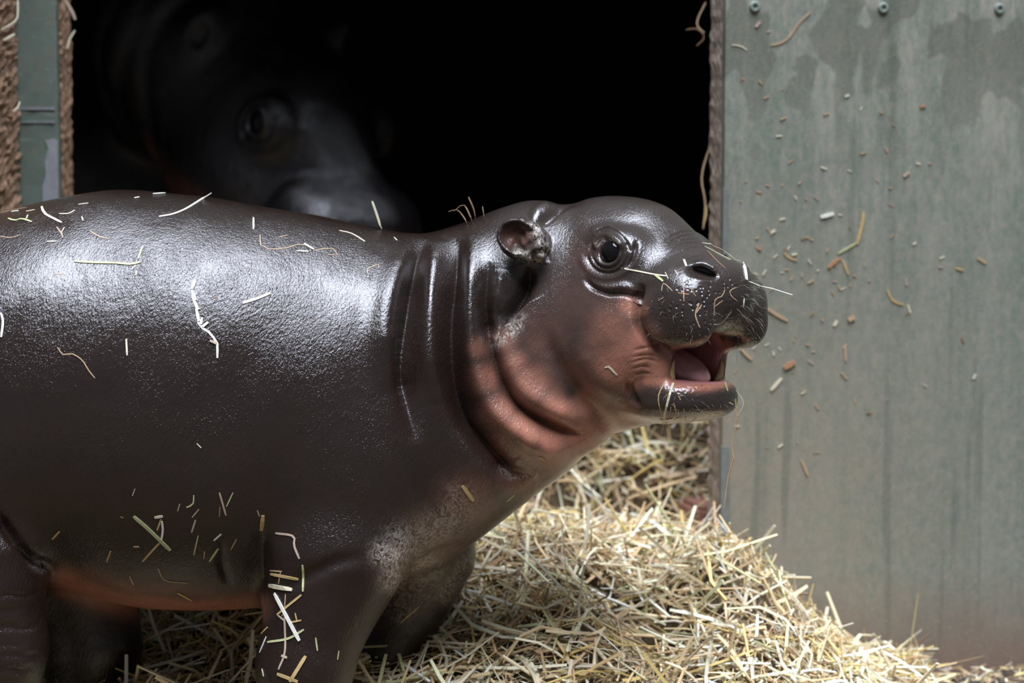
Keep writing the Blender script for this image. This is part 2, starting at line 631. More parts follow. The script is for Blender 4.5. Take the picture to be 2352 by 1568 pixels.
def surface(fn, gx, gy, gz, band=60, st=5):
    pad = lambda g: np.concatenate([g, g[-1] + (g[-1] - g[-2]) * np.arange(1, 1 + (-(len(g) - 1)) % st, dtype=np.float32)]) if (len(g) - 1) % st else g
    gx, gy, gz = pad(gx), pad(gy), pad(gz)
    cx, cy, cz = gx[::st], gy[::st], gz[::st]
    X, Y, Z = np.meshgrid(cx, cy, cz, indexing='ij')
    C = fn(X.ravel(), Y.ravel(), Z.ravel()).reshape(X.shape).astype(np.float32)
    cells = tuple(n - 1 for n in C.shape)
    mn = np.full(cells, np.inf, np.float32)
    for i in (0, 1):
        for j in (0, 1):
            for k in (0, 1):
                mn = np.minimum(mn, np.abs(C[i:i + cells[0], j:j + cells[1], k:k + cells[2]]))
    act = mn < band
    Sg = np.ones((len(gx), len(gy), len(gz)), np.float32) * 99
    neg = C[:-1, :-1, :-1] < 0
    up = lambda a: a.repeat(st, 0).repeat(st, 1).repeat(st, 2)
    Sg[:-1, :-1, :-1][up(neg)] = -99
    m = np.zeros(Sg.shape, bool)
    m[:-1, :-1, :-1] = up(act)
    for ax in range(3):   # close the upper faces of active cells
        sl = [slice(None)] * 3
        sl2 = [slice(None)] * 3
        sl[ax] = slice(st, None, st)
        sl2[ax] = slice(st - 1, -1, st)
        m[tuple(sl)] |= m[tuple(sl2)]
    idx = np.flatnonzero(m)
    vals = np.empty(len(idx), np.float32)
    for a in range(0, len(idx), 1500000):
        i, j, k = np.unravel_index(idx[a:a + 1500000], Sg.shape)
        vals[a:a + 1500000] = fn(gx[i], gy[j], gz[k])
    Sg.ravel()[idx] = vals
    del m, idx, vals
    neg = Sg < 0
    n0, n1, n2 = (s - 1 for s in Sg.shape)
    cnt = np.zeros((n0, n1, n2), np.uint8)
    for i in (0, 1):
        for j in (0, 1):
            for k in (0, 1):
                cnt += neg[i:i + n0, j:j + n1, k:k + n2]
    A = (cnt > 0) & (cnt < 8)
    ai, aj, ak = np.nonzero(A)
    num = np.full(A.shape, -1, np.int32)
    num[A] = np.arange(len(ai))
    acc = np.zeros((len(ai), 3))
    n = np.zeros(len(ai))
    corners = [(i, j, k) for i in (0, 1) for j in (0, 1) for k in (0, 1)]
    G = (gx, gy, gz)
    for c0 in corners:
        for ax in range(3):
            if c0[ax] == 1: continue
            c1 = list(c0)
            c1[ax] = 1
            v0 = Sg[ai + c0[0], aj + c0[1], ak + c0[2]]
            v1 = Sg[ai + c1[0], aj + c1[1], ak + c1[2]]
            x = (v0 < 0) != (v1 < 0)
            t = np.where(x, v0 / np.where(x, v0 - v1, 1), 0)
            p0 = np.stack([gx[ai + c0[0]], gy[aj + c0[1]], gz[ak + c0[2]]], 1)
            p1 = np.stack([gx[ai + c1[0]], gy[aj + c1[1]], gz[ak + c1[2]]], 1)
            acc += np.where(x[:, None], p0 + (p1 - p0) * t[:, None], 0)
            n += x
    V = acc / n[:, None]
    quads = []
    for ax in range(3):
        o1, o2 = [a for a in range(3) if a != ax]
        sl0 = [slice(1, -1)] * 3
        sl1 = [slice(1, -1)] * 3
        sl0[ax] = slice(0, -1)
        sl1[ax] = slice(1, None)
        a, b = neg[tuple(sl0)], neg[tuple(sl1)]
        q = np.argwhere(a != b)
        flip = a[tuple(q.T)]
        for d in (o1, o2):
            q[:, d] += 1
        def cell(e1, e2):
            r = q.copy()
            r[:, o1] -= e1
            r[:, o2] -= e2
            return num[tuple(r.T)]
        f = np.stack([cell(1, 1), cell(0, 1), cell(0, 0), cell(1, 0)], 1)
        if ax == 1: flip = ~flip
        f[~flip] = f[~flip][:, ::-1]
        quads.append(f)
    Fq = np.concatenate(quads)
    Fq = Fq[(Fq >= 0).all(1)]
    return V, Fq


def vnormals(V, Fq):
    a = V[Fq[:, 2]] - V[Fq[:, 0]]
    b = V[Fq[:, 3]] - V[Fq[:, 1]]
    n = np.cross(a, b)
    N = np.zeros_like(V)
    for k in range(4):
        for c in range(3):
            N[:, c] += np.bincount(Fq[:, k], n[:, c], len(V))
    return N / np.maximum(np.linalg.norm(N, axis=1, keepdims=True), 1e-9)


def catmull(pts, per=12):
    p = np.array(pts, float)
    if len(p) < 3:
        t = np.linspace(0, 1, per)[:, None]
        return p[0] + (p[1] - p[0]) * t
    q = np.vstack([2 * p[0] - p[1], p, 2 * p[-1] - p[-2]])
    out = []
    for i in range(1, len(q) - 2):
        for t in np.linspace(0, 1, per, endpoint=False):
            out.append(0.5 * ((2 * q[i]) + (-q[i - 1] + q[i + 1]) * t + (2 * q[i - 1] - 5 * q[i] + 4 * q[i + 1] - q[i + 2]) * t * t + (-q[i - 1] + 3 * q[i] - 3 * q[i + 1] + q[i + 2]) * t ** 3))
    out.append(q[-2])
    return np.array(out)


# ---- the calf ----------------------------------------------------------------
HY = math.radians(40)                       # the head is turned this far towards the camera
HC, HS = math.cos(HY), math.sin(HY)
H0 = (1501.0, 0.0, -166.0)                  # between the eyes (right, -, away); heights are given absolutely


def to_head(X, Z):
    dx, dz = X - H0[0], Z - H0[2]
    return HC * dx - HS * dz, -HS * dx - HC * dz      # forward, sideways (towards the camera)


def from_head(t, l, y):
    return (H0[0] + HC * t - HS * l, y, H0[2] - HS * t - HC * l)


# torso sections: x, top, bottom, middle depth, half depth
TS = np.array([
    (-560, 880, 960, 10, 20), (-520, 720, 1120, 10, 180), (-420, 610, 1270, 10, 300), (-250, 535, 1340, 10, 365),
    (0, 487, 1345, 10, 395), (130, 455, 1352, 10, 402), (280, 438, 1385, 10, 408), (430, 446, 1402, 12, 405), (560, 465, 1398, 14, 392),
    (700, 490, 1375, 18, 368), (850, 519, 1335, 22, 335), (960, 536, 1270, 26, 300), (1060, 512, 1215, 20, 272),
    (1150, 478, 1160, 0, 250), (1230, 462, 1105, -30, 225), (1300, 490, 1060, -60, 190), (1370, 600, 980, -90, 120), (1410, 760, 800, -95, 20)], float)
_c = catmull(TS, 10)
_o = np.argsort(_c[:, 0])
_c = _c[_o]


EYE = NOS = None


def calf_head(X, Y, Z):
    t, l = to_head(X, Z)
    al = np.abs(l)
    f = ell(t, Y, l, (-130, 612, 0), (205, 158, 172))                      # cranium
    f = smin(f, cone(t, Y, l, (-40, 600, 0), (140, 676, 0), 116, 80), 50)    # bridge
    f = smin(f, cone(t, Y, al, (20, 632, 70), (130, 676, 60), 78, 66), 40)
    f = smin(f, ell(t, Y, al, (0, 592, 122), (58, 56, 52)), 26)             # orbits
    f = smin(f, ell(t, Y, al, (-110, 770, 95), (215, 180, 120)), 60)        # cheeks
    f = smin(f, ell(t, Y, al, (-20, 760, 90), (120, 120, 88)), 40)
    f = smin(f, ell(t, Y, l, (128, 688, 0), (112, 78, 118)), 40)            # muzzle
    f = smin(f, ell(t, Y, al, (126, 706, 92), (96, 92, 74), 2.15), 24)      # lip lobes
    f = smin(f, ell(t, Y, l, (152, 652, 0), (70, 46, 96)), 26)              # nose pad
    f = smin(f, ell(t, Y, al, (164, 640, 72), (36, 24, 28)), 14)            # nostril rims
    # lower jaw
    f = smin(f, cone(t, Y, l, (-160, 860, 0), (20, 900, 0), 150, 66), 40)
    jaw = ell(t, Y, l, (58, 909, 0), (120, 54, 130), 2.6)
    f = smin(f, jaw, 22)
    f = smin(f, ell(t, Y, al, (10, 840, 104), (100, 86, 34)), 18)           # cheek skin at the corner of the mouth
    # mouth
    cav = rbox(t, Y, l, (150, 818, 0), (185, 48, 84), 32)
    f = smax(f, -cav, 10)
    cav2 = ell(t, Y, l, (46, 862, 0), (104, 34, 92), 2.4)
    f = smax(f, -cav2, 8)
    # lip lobes hang past the corner of the mouth, lowest in front
    f = smin(f, ell(t, Y, al, (118, 745, 106), (86, 55, 48)), 14)
    f = smin(f, ell(t, Y, al, (178, 748, 102), (40, 46, 36)), 18)
    if EYE is not None:
        f = smax(f, -ell(t, Y, al, EYE, (27, 23, 26)), 4)                   # eye openings
        ca, sa = math.cos(0.42), math.sin(0.42)
        tt, yy = (t - NOS[0]) * ca + (Y - NOS[1]) * sa, -(t - NOS[0]) * sa + (Y - NOS[1]) * ca
        f = smax(f, -ell(tt, yy, al - NOS[2], (0, 0, 0), (30, 13, 44)), 6)  # nostrils
    return f


def calf_sdf(X, Y, Z):
    top = np.interp(X, _c[:, 0], _c[:, 1])
    bot = np.interp(X, _c[:, 0], _c[:, 2])
    mid = np.interp(X, _c[:, 0], _c[:, 3])
    hd = np.interp(X, _c[:, 0], _c[:, 4])
    b = (bot - top) / 2
    q = (np.abs((Y - (top + bot) / 2) / b) ** 2.15 + np.abs((Z - mid) / hd) ** 2.15) ** (1 / 2.15)
    f = (q - 1) * np.minimum(b, hd) * 0.9
    f = np.where((X < TS[0, 0]) | (X > TS[-1, 0]), np.maximum(f, 60), f)
    # shoulder, upper arm, forelegs
    f = smin(f, ell(X, Y, Z, P(790, 1100, -190), (175, 300, 140)), 70)
    f = smin(f, cone(X, Y, Z, P(760, 1290, -205), P(700, 1530, -215), 138, 104), 60)
    f = smin(f, cone(X, Y, Z, P(700, 1530, -215), P(685, 1690, -205), 104, 92), 30)
    f = smin(f, ell(X, Y, Z, P(700, 1738, -210), (112, 44, 100)), 24)
    f = smin(f, ell(X, Y, Z, P(900, 1130, 200), (150, 240, 120)), 70)
    f = smin(f, cone(X, Y, Z, P(985, 1270, 190), P(880, 1500, 210), 112, 88), 50)
    f = smin(f, cone(X, Y, Z, P(880, 1500, 210), P(815, 1690, 220), 88, 82), 30)
    f = smin(f, ell(X, Y, Z, P(830, 1700, 220), (108, 42, 96)), 24)
    # hind legs
    f = smin(f, ell(X, Y, Z, P(-120, 1080, -200), (260, 300, 160)), 60)
    f = smin(f, cone(X, Y, Z, P(-60, 1290, -225), P(-5, 1480, -230), 165, 108), 34)
    f = smin(f, cone(X, Y, Z, P(-5, 1480, -230), P(-15, 1690, -220), 108, 94), 30)
    f = smin(f, ell(X, Y, Z, P(5, 1740, -220), (112, 44, 100)), 24)
    f = smin(f, ell(X, Y, Z, P(60, 1100, 210), (260, 280, 150)), 60)
    f = smin(f, cone(X, Y, Z, P(165, 1300, 230), P(210, 1480, 230), 165, 112), 34)
    f = smin(f, cone(X, Y, Z, P(210, 1480, 230), P(195, 1690, 230), 112, 94), 30)
    f = smin(f, ell(X, Y, Z, P(215, 1706, 230), (110, 44, 98)), 24)
    # brisket and throat roll
    f = smin(f, cone(X, Y, Z, P(930, 1130, -20), P(1190, 960, -80), 190, 150), 60)
    f = smin(f, cone(X, Y, Z, P(1180, 930, -110), P(1330, 960, -140), 120, 78), 30)
    m = X > 1000
    if m.any():
        g = calf_head(X[m], Y[m], Z[m])
        f = f.copy()
        f[m] = smin(f[m], g, 34)
        # near ear: a cup on a short stalk
        x, y, z = X[m], Y[m], Z[m]
        e = ellrot(x, y, z, P(1198, 550, -248), (57, 47, 30), 0.42)
        e = smin(e, ell(x, y, z, P(1238, 564, -240), (20, 40, 34)), 10)
        e = smax(e, -ellrot(x, y, z, P(1186, 543, -280), (46, 36, 44), 0.5), 5)
        e = smin(e, cone(x, y, z, P(1222, 560, -238), P(1250, 570, -160), 28, 34), 12)
        f[m] = smin(f[m], e, 7)
        t, l = to_head(x, z)
        fe = ell(t, y, l, (-262, 552, -190), (30, 48, 44))
        f[m] = smin(f[m], fe, 10)
    return f


def first_hit(fn, px, py):
    ws = np.arange(-480, 300, 1.0)
    q = np.array([P(px, py, w) for w in ws], np.float32)
    v = fn(q[:, 0], q[:, 1], q[:, 2])
    return q[np.argmax(v < 0)].astype(float)


q_ = first_hit(calf_sdf, 1395, 579)
e_ = (*to_head(q_[0], q_[2]), q_[1])
q_ = first_hit(calf_sdf, 1608, 626)
n_ = (*to_head(q_[0], q_[2]), q_[1])
EYE = (float(e_[0]), float(e_[2]), float(e_[1]))
NOS = (float(n_[0]), float(n_[2]), float(n_[1]))
gx = axis((-600, 850, 6.5), (850, 1800, 3.0))
gy = axis((415, 1030, 3.0), (1030, 1810, 6.5))
gz = axis((-480, -60, 4.0), (-60, 460, 6.5))
CV, CF = surface(calf_sdf, gx, gy, gz)
print('calf mesh', len(CV), round(time.time() - T0, 1))


class Sculpt:
    """brushes on the side the camera sees, laid out on the photo"""
    def __init__(self, V, Fq):
        self.V, self.F = V, Fq
        self.att = {}
        self.refresh()

    def refresh(self):
        self.N = vnormals(self.V, self.F)
        k = 1 + self.V[:, 2] / F
        self.px = 1176 + (self.V[:, 0] - 1176) / k
        self.py = 784 + (self.V[:, 1] - 784) / k
        self.face = np.clip(-self.N[:, 2] * 2.2 + 0.15, 0, 1)

    def dist(self, pts, R, smoothline=True, zr=None):
        p = catmull(pts, 10) if smoothline and len(pts) > 2 else np.array(pts, float)
        lo, hi = p.min(0) - R, p.max(0) + R
        m = (self.px > lo[0]) & (self.px < hi[0]) & (self.py > lo[1]) & (self.py < hi[1]) & (self.face > 0)
        if zr: m &= (self.V[:, 2] > zr[0]) & (self.V[:, 2] < zr[1])
        idx = np.flatnonzero(m)
        q = np.stack([self.px[idx], self.py[idx]], 1)
        best = np.full(len(idx), 1e9)
        tt = np.zeros(len(idx))
        n = len(p) - 1
        for i in range(n):
            ab = p[i + 1] - p[i]
            L = ab @ ab + 1e-9
            t = np.clip(((q - p[i]) @ ab) / L, 0, 1)
            d = np.hypot(*(q - p[i] - t[:, None] * ab).T)
            s = d < best
            best[s] = d[s]
            tt[s] = (i + t[s]) / n
        return idx, best, tt

    def stroke(self, pts, width, amp, taper=0.25, zr=None, sharp=2.0, ends=None):
        """move the skin along its normal beside a line: amp > 0 raises a ridge, < 0 cuts a crease"""
        idx, d, t = self.dist(pts, width * (3 if sharp >= 2 else 6.5), zr=zr)
        prof = np.exp(-(d / width) ** sharp)
        e = np.clip(np.minimum(t, 1 - t) / max(taper, 1e-3), 0, 1) if taper else 1.0
        self.V[idx] += self.N[idx] * (amp * prof * e * self.face[idx])[:, None]

    def paint(self, name, pts, width, val, zr=None, taper=0.0, mode='max'):
        a = self.att.setdefault(name, np.zeros(len(self.V)))
        if len(pts) == 1: pts = [pts[0], (pts[0][0] + 0.1, pts[0][1])]
        idx, d, t = self.dist(pts, width * 2.4, zr=zr)
        prof = np.exp(-(d / width) ** 2.4) * val * np.clip(self.face[idx] * 3, 0, 1)
        if taper:
            prof = prof * np.clip(np.minimum(t, 1 - t) / taper, 0, 1)
        if mode == 'max':
            a[idx] = np.maximum(a[idx], prof)
        elif mode == 'add':
            a[idx] = np.clip(a[idx] + prof, 0, 1)
        else:
            a[idx] = a[idx] * (1 - prof)


SK = Sculpt(CV, CF)
st, pt = SK.stroke, SK.paint
# neck rolls: broad ridges and the creases between them
st([(985, 545), (935, 600), (895, 690), (885, 800), (905, 900)], 34, 22, 0.3)
st([(978, 552), (953, 610), (940, 720), (932, 830), (945, 930), (960, 1020)], 21, -44, 0.3, sharp=1.35)
st([(1018, 545), (998, 610), (985, 720), (985, 830), (1005, 930)], 26, 20, 0.25)
st([(1056, 548), (1046, 615), (1039, 725), (1045, 847), (1065, 950), (1094, 1000), (1147, 1064), (1178, 1090), (1230, 1094)], 20, -50, 0.2, sharp=1.35)
st([(1105, 525), (1084, 600), (1075, 720), (1085, 830), (1120, 920), (1180, 985), (1260, 1030), (1330, 1030)], 28, 24, 0.2)
st([(1124, 600), (1113, 690), (1120, 766), (1139, 835), (1159, 888), (1192, 933), (1241, 966), (1300, 992), (1345, 1000)], 12, -42, 0.22, sharp=1.2)
st([(1160, 740), (1165, 820), (1195, 890), (1245, 930), (1310, 955), (1390, 975)], 32, 18, 0.25)
SK.refresh()
# hollow behind the ear and crease over the nape
st([(1218, 600), (1206, 650), (1186, 692), (1165, 728), (1140, 780)], 20, -52, 0.2, zr=(-247, 100), sharp=1.5)
st([(1155, 620), (1147, 660), (1140, 720)], 14, 12, 0.3)
st([(1232, 512), (1256, 499), (1278, 480), (1300, 466), (1345, 454)], 9, -18, 0.2)
st([(1215, 500), (1245, 478), (1275, 460)], 14, 8, 0.3)
# brow, eye socket, cheek folds
st([(1345, 560), (1370, 535), (1400, 527), (1435, 537)], 14, 10, 0.3)
st([(1365, 575), (1372, 556), (1395, 545), (1420, 554), (1433, 574)], 6.0, 9, 0.15)
st([(1355, 588), (1360, 556), (1385, 533), (1415, 534), (1438, 556), (1440, 585)], 3.4, -4, 0.2)
SK.refresh()
for r_, w_, a_ in ((27, 3.4, 2.5), (32.5, 2.8, -4), (38, 3.0, 1.5), (43, 3.0, -5), (57, 6, 2.5)):
    arc = [(1395 + r_ * 1.06 * math.cos(a), 583 + r_ * 1.0 * math.sin(a)) for a in np.linspace(-0.25, math.pi + 0.1, 14)]
    st(arc, w_, a_, 0.12)
st([(1435, 620), (1452, 598), (1460, 570), (1462, 550)], 4.5, -9, 0.3)
st([(1440, 560), (1447, 575)], 3, -4, 0.0)
st([(1340, 635), (1360, 658), (1395, 672), (1430, 672), (1455, 678), (1470, 682)], 6, -12, 0.25)
st([(1350, 650), (1385, 664), (1430, 660), (1462, 668)], 12, 5, 0.3)
SK.refresh()
# back edge of the muzzle, where lip meets cheek
st([(1474, 650), (1466, 680), (1462, 705), (1466, 740), (1482, 770), (1510, 795), (1540, 806)], 9, -22, 0.15)
st([(1500, 660), (1490, 700), (1492, 740), (1512, 772), (1545, 788)], 18, 10, 0.3)
st([(1586, 622), (1598, 608), (1618, 606), (1638, 618), (1648, 634)], 5, 5, 0.25)
st([(1588, 632), (1610, 644), (1640, 646)], 4, 2.5, 0.25)
# jowl folds
st([(1245, 720), (1255, 790), (1290, 860), (1330, 915), (1400, 945)], 22, -10, 0.3)
st([(1335, 760), (1350, 830), (1395, 890), (1445, 920)], 30, 8, 0.3)
st([(1452, 868), (1446, 890), (1455, 915), (1475, 940)], 8, -12, 0.3)
for k, (x0_, x1_, y_) in enumerate(((1450, 1530, 800), (1446, 1528, 815), (1446, 1520, 829), (1448, 1505, 843), (1455, 1500, 856))):
    st([(x0_, y_ + 6), ((x0_ + x1_) / 2, y_ - 2 + 3 * math.sin(k * 2.1)), (x1_ - 9 * (k % 2), y_ + 4)], 3.0, -3.2, 0.3)
# wrinkles over the muzzle bridge
for k in range(8):
    ox, oy = -4.2 * k + 5 * math.sin(k * 2.3), -7.2 * k + 2.5 * math.sin(k * 1.7)
    e_ = 14 * math.sin(k * 3.1)
    st([(1548 + ox + e_, 612 + oy), (1575 + ox, 593 + oy + 2 * math.sin(k)), (1608 + ox, 584 + oy), (1640 + ox - 0.7 * e_, 588 + oy)], 2.4, -1.5 - 0.8 * math.sin(k * 2.9) ** 2, 0.4)
# elbow, groin, knee and leg wrinkles
st([(-20, 1170), (30, 1230), (80, 1285), (130, 1312)], 13, -26, 0.2)
st([(612, 1190), (598, 1260), (595, 1330), (604, 1384)], 20, -12, 0.3)
st([(606, 1200), (597, 1260), (595, 1330), (603, 1384)], 6, -6, 0.3)
st([(510, 1230), (512, 1300), (530, 1350)], 9, -7, 0.3)
st([(612, 1380), (690, 1330), (780, 1290), (850, 1278)], 16, -9, 0.35)
for y_, x_, a_ in ((1362, 92, -6), (1398, 60, -4), (1436, 96, -7), (1478, 70, -4), (1500, 96, -5), (1535, 80, -6)):
    st([(-30, y_ + 12), (20, y_ + 3), (x_ - 30, y_ + 6), (x_, y_ - 5)], 6, a_, 0.4, zr=(-480, -100))
st([(1085, 1245), (1000, 1275), (900, 1335)], 14, -10, 0.3)
st([(240, 1000), (270, 1130), (300, 1210)], 12, -4, 0.4)
st([(410, 1050), (405, 1180), (400, 1280)], 14, -4, 0.4)
SK.refresh()
# broad unevenness so that the flank is not a lathe shape
ph = SK.V / 95.0
wob = np.sin(ph[:, 0] * 1.3 + 1.0) * np.sin(ph[:, 1] * 1.1 + 0.4) + 0.6 * np.sin(ph[:, 0] * 2.3 + ph[:, 1] * 1.7)
SK.V += SK.N * (wob * 1.8 * np.clip((1000 - SK.V[:, 0]) / 200, 0, 1))[:, None]
SK.refresh()

em = (SK.V[:, 2] < -214) & (SK.px > 1135) & (SK.px < 1262) & (SK.py > 488) & (SK.py < 606)
eq = SK.V[em] / 9.0
SK.V[em] += SK.N[em] * (1.6 * (np.sin(eq[:, 0] * 1.7 + 2 * np.sin(eq[:, 1])) + np.sin(eq[:, 1] * 2.1 + eq[:, 2] * 1.3 + 1.5 * np.sin(eq[:, 0] * 1.2))) * np.clip((SK.px[em] - 1150) / 60, 0.2, 1))[:, None]
SK.refresh()
# pigment
for x, y, r, v in ((1200, 1000, 62, .85), (1270, 1030, 60, .95), (1340, 1010, 60, .95), (1395, 985, 50, .95), (1150, 950, 44, .65), (1115, 870, 36, .4), (1100, 800, 26, .25),
                   (1215, 890, 56, .6), (1285, 950, 60, .85), (1180, 840, 40, .45), (1350, 930, 55, .7), (1440, 955, 45, .75), (1350, 860, 70, .3), (1420, 840, 60, .75),
                   (1405, 765, 62, .38), (1448, 705, 30, .6), (1475, 810, 60, .9), (1510, 840, 45, 1), (1455, 880, 34, .8), (1250, 780, 70, .15), (1160, 790, 34, .3), (1320, 720, 90, .08),
                   (1080, 1160, 70, .28), (1200, 1100, 60, .35), (1010, 1240, 70, .22), (940, 1310, 60, .22), (1475, 715, 15, .55), (1340, 600, 50, .06)):
    pt('pink', [(x, y)], r, v)
pt('pink', [(150, 1334), (190, 1356), (260, 1380), (350, 1396), (450, 1404), (530, 1402), (575, 1396)], 32, 0.95)
pt('pink', [(200, 1330), (330, 1365), (480, 1380)], 30, 0.35)
for x, y, r, v in ((1310, 900, 17, .85), (1330, 880, 14, .6), (1180, 1018, 24, .6), (1235, 1020, 12, .4), (1300, 880, 60, .25)):
    pt('pink', [(x, y)], r, v, mode='mul')
# dark lip skin over the chin, pink lip edges
pt('pink', [(1480, 915), (1540, 925), (1610, 930), (1680, 915)], 34, 0.97, mode='mul')
pt('pink', [(1500, 955), (1580, 962), (1650, 950)], 10, 0.35)
pt('pink', [(1485, 872), (1530, 874), (1580, 884), (1630, 884), (1685, 872)], 14, 0.95)
pt('pink', [(1668, 790), (1676, 830), (1676, 862)], 14, 0.85)
pt('pink', [(1545, 799), (1600, 786), (1650, 768), (1690, 765), (1718, 782)], 5, 0.85)
pt('pink', [(1540, 740), (1620, 720), (1700, 720)], 50, 0.95, mode='mul', zr=(-480, -160))
for x, y, r in ((1560, 720, 60), (1620, 700, 70), (1690, 700, 70), (1735, 740, 50), (1540, 930, 50), (1620, 930, 55), (1670, 920, 40)):
    pt('pore', [(x, y)], r, 1.0 if y < 900 else 0.5)
# dry dust
for pts_, w_, v_ in (([(885, 1270), (920, 1290), (905, 1335)], 30, 1.0), ([(980, 1230), (1040, 1190), (1060, 1150)], 40, .55), ([(930, 1250), (960, 1290)], 45, .75),
                     ([(1150, 1075), (1180, 1096), (1230, 1094)], 8, .8), ([(1140, 790), (1160, 775), (1190, 750)], 12, .9), ([(1165, 740), (1200, 730)], 12, .5),
                     ([(1000, 1300), (960, 1350), (920, 1400)], 30, .4), ([(1075, 1290), (1020, 1370)], 20, .5), ([(85, 1292), (100, 1300)], 14, .7),
                     ([(1225, 530), (1245, 560), (1240, 595), (1190, 580)], 10, 1.0), ([(1390, 552), (1372, 560)], 6, .7), ([(1395, 548), (1420, 556)], 5, .6)):
    pt('dust', pts_, w_, v_)
pt('pink', [(1180, 545), (1200, 540)], 22, 0.2)
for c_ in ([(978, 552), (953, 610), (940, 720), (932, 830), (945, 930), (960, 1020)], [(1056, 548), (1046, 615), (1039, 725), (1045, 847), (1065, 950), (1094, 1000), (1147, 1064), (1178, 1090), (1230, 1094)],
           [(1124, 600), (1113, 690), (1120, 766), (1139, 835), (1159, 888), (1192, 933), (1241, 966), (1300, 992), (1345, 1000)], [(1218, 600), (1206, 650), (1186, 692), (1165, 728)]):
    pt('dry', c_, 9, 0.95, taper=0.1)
pt('dry', [(1160, 520), (1200, 550), (1240, 570)], 44, 0.75, zr=(-320, -212))
pt('dust', [(1225, 525), (1246, 560), (1238, 596), (1195, 590)], 15, 0.8, zr=(-320, -212))
pt('dry', [(200, 1330), (600, 1390), (760, 1500), (700, 1570)], 160, 0.45)
pt('dry', [(900, 1400), (860, 1560)], 110, 0.6)
pt('dry', [(1000, 1150), (900, 1250), (780, 1330)], 110, 0.45)
# inside of the mouth
t_, l_ = to_head(SK.V[:, 0], SK.V[:, 2])
mouth = ((np.abs(l_) < 93) & (t_ > -60) & (t_ < 190) & (SK.V[:, 1] > 763) & (SK.V[:, 1] < 905)).astype(float)
nl = -HS * SK.N[:, 0] - HC * SK.N[:, 2]
mouth *= (nl * np.sign(l_) < 0.45)
mouth[(SK.N[:, 1] < -0.3) & (SK.V[:, 1] < 780)] = 0
mouth[(t_ > 150) & (SK.V[:, 1] > 878)] = 0
mouth[(t_ > 128) & (SK.V[:, 1] < 800)] = 0
SK.att['mouth'] = mouth
SK.att['head'] = np.clip((SK.px - 1090) / 90, 0, 1) * np.clip((1080 - SK.py) / 60, 0, 1)
CALF_N = SK.N
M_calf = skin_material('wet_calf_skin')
calf = empty('pygmy_hippo_calf', r2w(np.array(P(350, 1740, 0))))
tag(calf, 'wet dark brown pygmy hippo calf with pink throat and open mouth', 'hippo')
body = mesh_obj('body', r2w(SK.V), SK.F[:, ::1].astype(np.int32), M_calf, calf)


def set_attrs(o, att, n):
    for name in ('pink', 'dust', 'pore', 'mouth', 'dry', 'head'):
        a = o.data.attributes.new(name, 'FLOAT', 'POINT')
        a.data.foreach_set('value', np.asarray(att.get(name, np.zeros(n)), np.float32))


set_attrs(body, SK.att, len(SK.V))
print('calf sculpted', round(time.time() - T0, 1))


def uv_ball(c, r, nu=28, nv=18, fn=None):
    vs_, fs = [], []
    for i in range(nv + 1):
        th = math.pi * i / nv
        for j in range(nu):
            ph_ = 2 * math.pi * j / nu
            d = np.array([math.sin(th) * math.cos(ph_), math.cos(th), math.sin(th) * math.sin(ph_)])
            q = np.array(c) + d * np.array(r)
            if fn is not None: q = fn(q, d)
            vs_.append(q)
    for i in range(nv):
        for j in range(nu):
            a, b = i * nu + j, i * nu + (j + 1) % nu
            fs.append((a, b, b + nu, a + nu))
    return np.array(vs_), fs


def eye_mat():
    m = NT('dark_eye')
    return m.out((0.006, 0.005, 0.006), 0.04, None, IOR=1.38)


M_eye = eye_mat()
for sgn in (1, -1):
    v_, f_ = uv_ball(from_head(EYE[0], sgn * (EYE[2] - 31), EYE[1]), (34, 34, 34))
    mesh_obj('eye', r2w(v_), f_, M_eye, calf)

m = NT('wet_tongue')
nz_ = m.noise(m.coords(), 130, 4)
M_tongue = m.out(m.mix(nz_, (0.40, 0.17, 0.165), (0.58, 0.31, 0.295)), 0.32, m.bump(m.noise(m.coords(), 400, 3), 0.35, 0.001), Coat_Weight=0.8, Coat_Roughness=0.12)


def tongue_fn(q, d):
    # q in (t, y, l): flattened, tip lower than the root, shallow groove
    t, y, l = q
    y += 26 * max(0, (t - 20) / 90) ** 1.3 - 5 * math.exp(-(l / 18) ** 2) * (d[1] < 0) * -1
    return np.array(from_head(t, l, y))


v_, f_ = uv_ball((28, 832, 0), (108, 40, 74), 40, 24, tongue_fn)
mesh_obj('tongue', r2w(v_), f_, M_tongue, calf)

m = NT('stained_ivory')
M_tusk = m.out(m.mix(m.noise(m.coords((1, 1, .3)), 160, 4), (0.42, 0.24, 0.09), (0.72, 0.55, 0.30)), 0.35, None, Coat_Weight=0.4)


def tube(path, radii, n=12):
    path = np.array(path, float)
    vs_, fs = [], []
    for i, p in enumerate(path):
        tg = path[min(i + 1, len(path) - 1)] - path[max(i - 1, 0)]
        tg /= np.linalg.norm(tg) + 1e-12
        a = np.cross(tg, (0.3, 0.2, 0.93))
        a /= np.linalg.norm(a) + 1e-12
        b = np.cross(tg, a)
        for k in range(n):
            an = 2 * math.pi * k / n
            vs_.append(p + radii[i] * (a * math.cos(an) + b * math.sin(an)))
    for i in range(len(path) - 1):
        for k in range(n):
            fs.append((i * n + k, i * n + (k + 1) % n, (i + 1) * n + (k + 1) % n, (i + 1) * n + k))
    fs.append(tuple(range(n))[::-1])
    fs.append(tuple((len(path) - 1) * n + k for k in range(n)))
    return np.array(vs_), fs


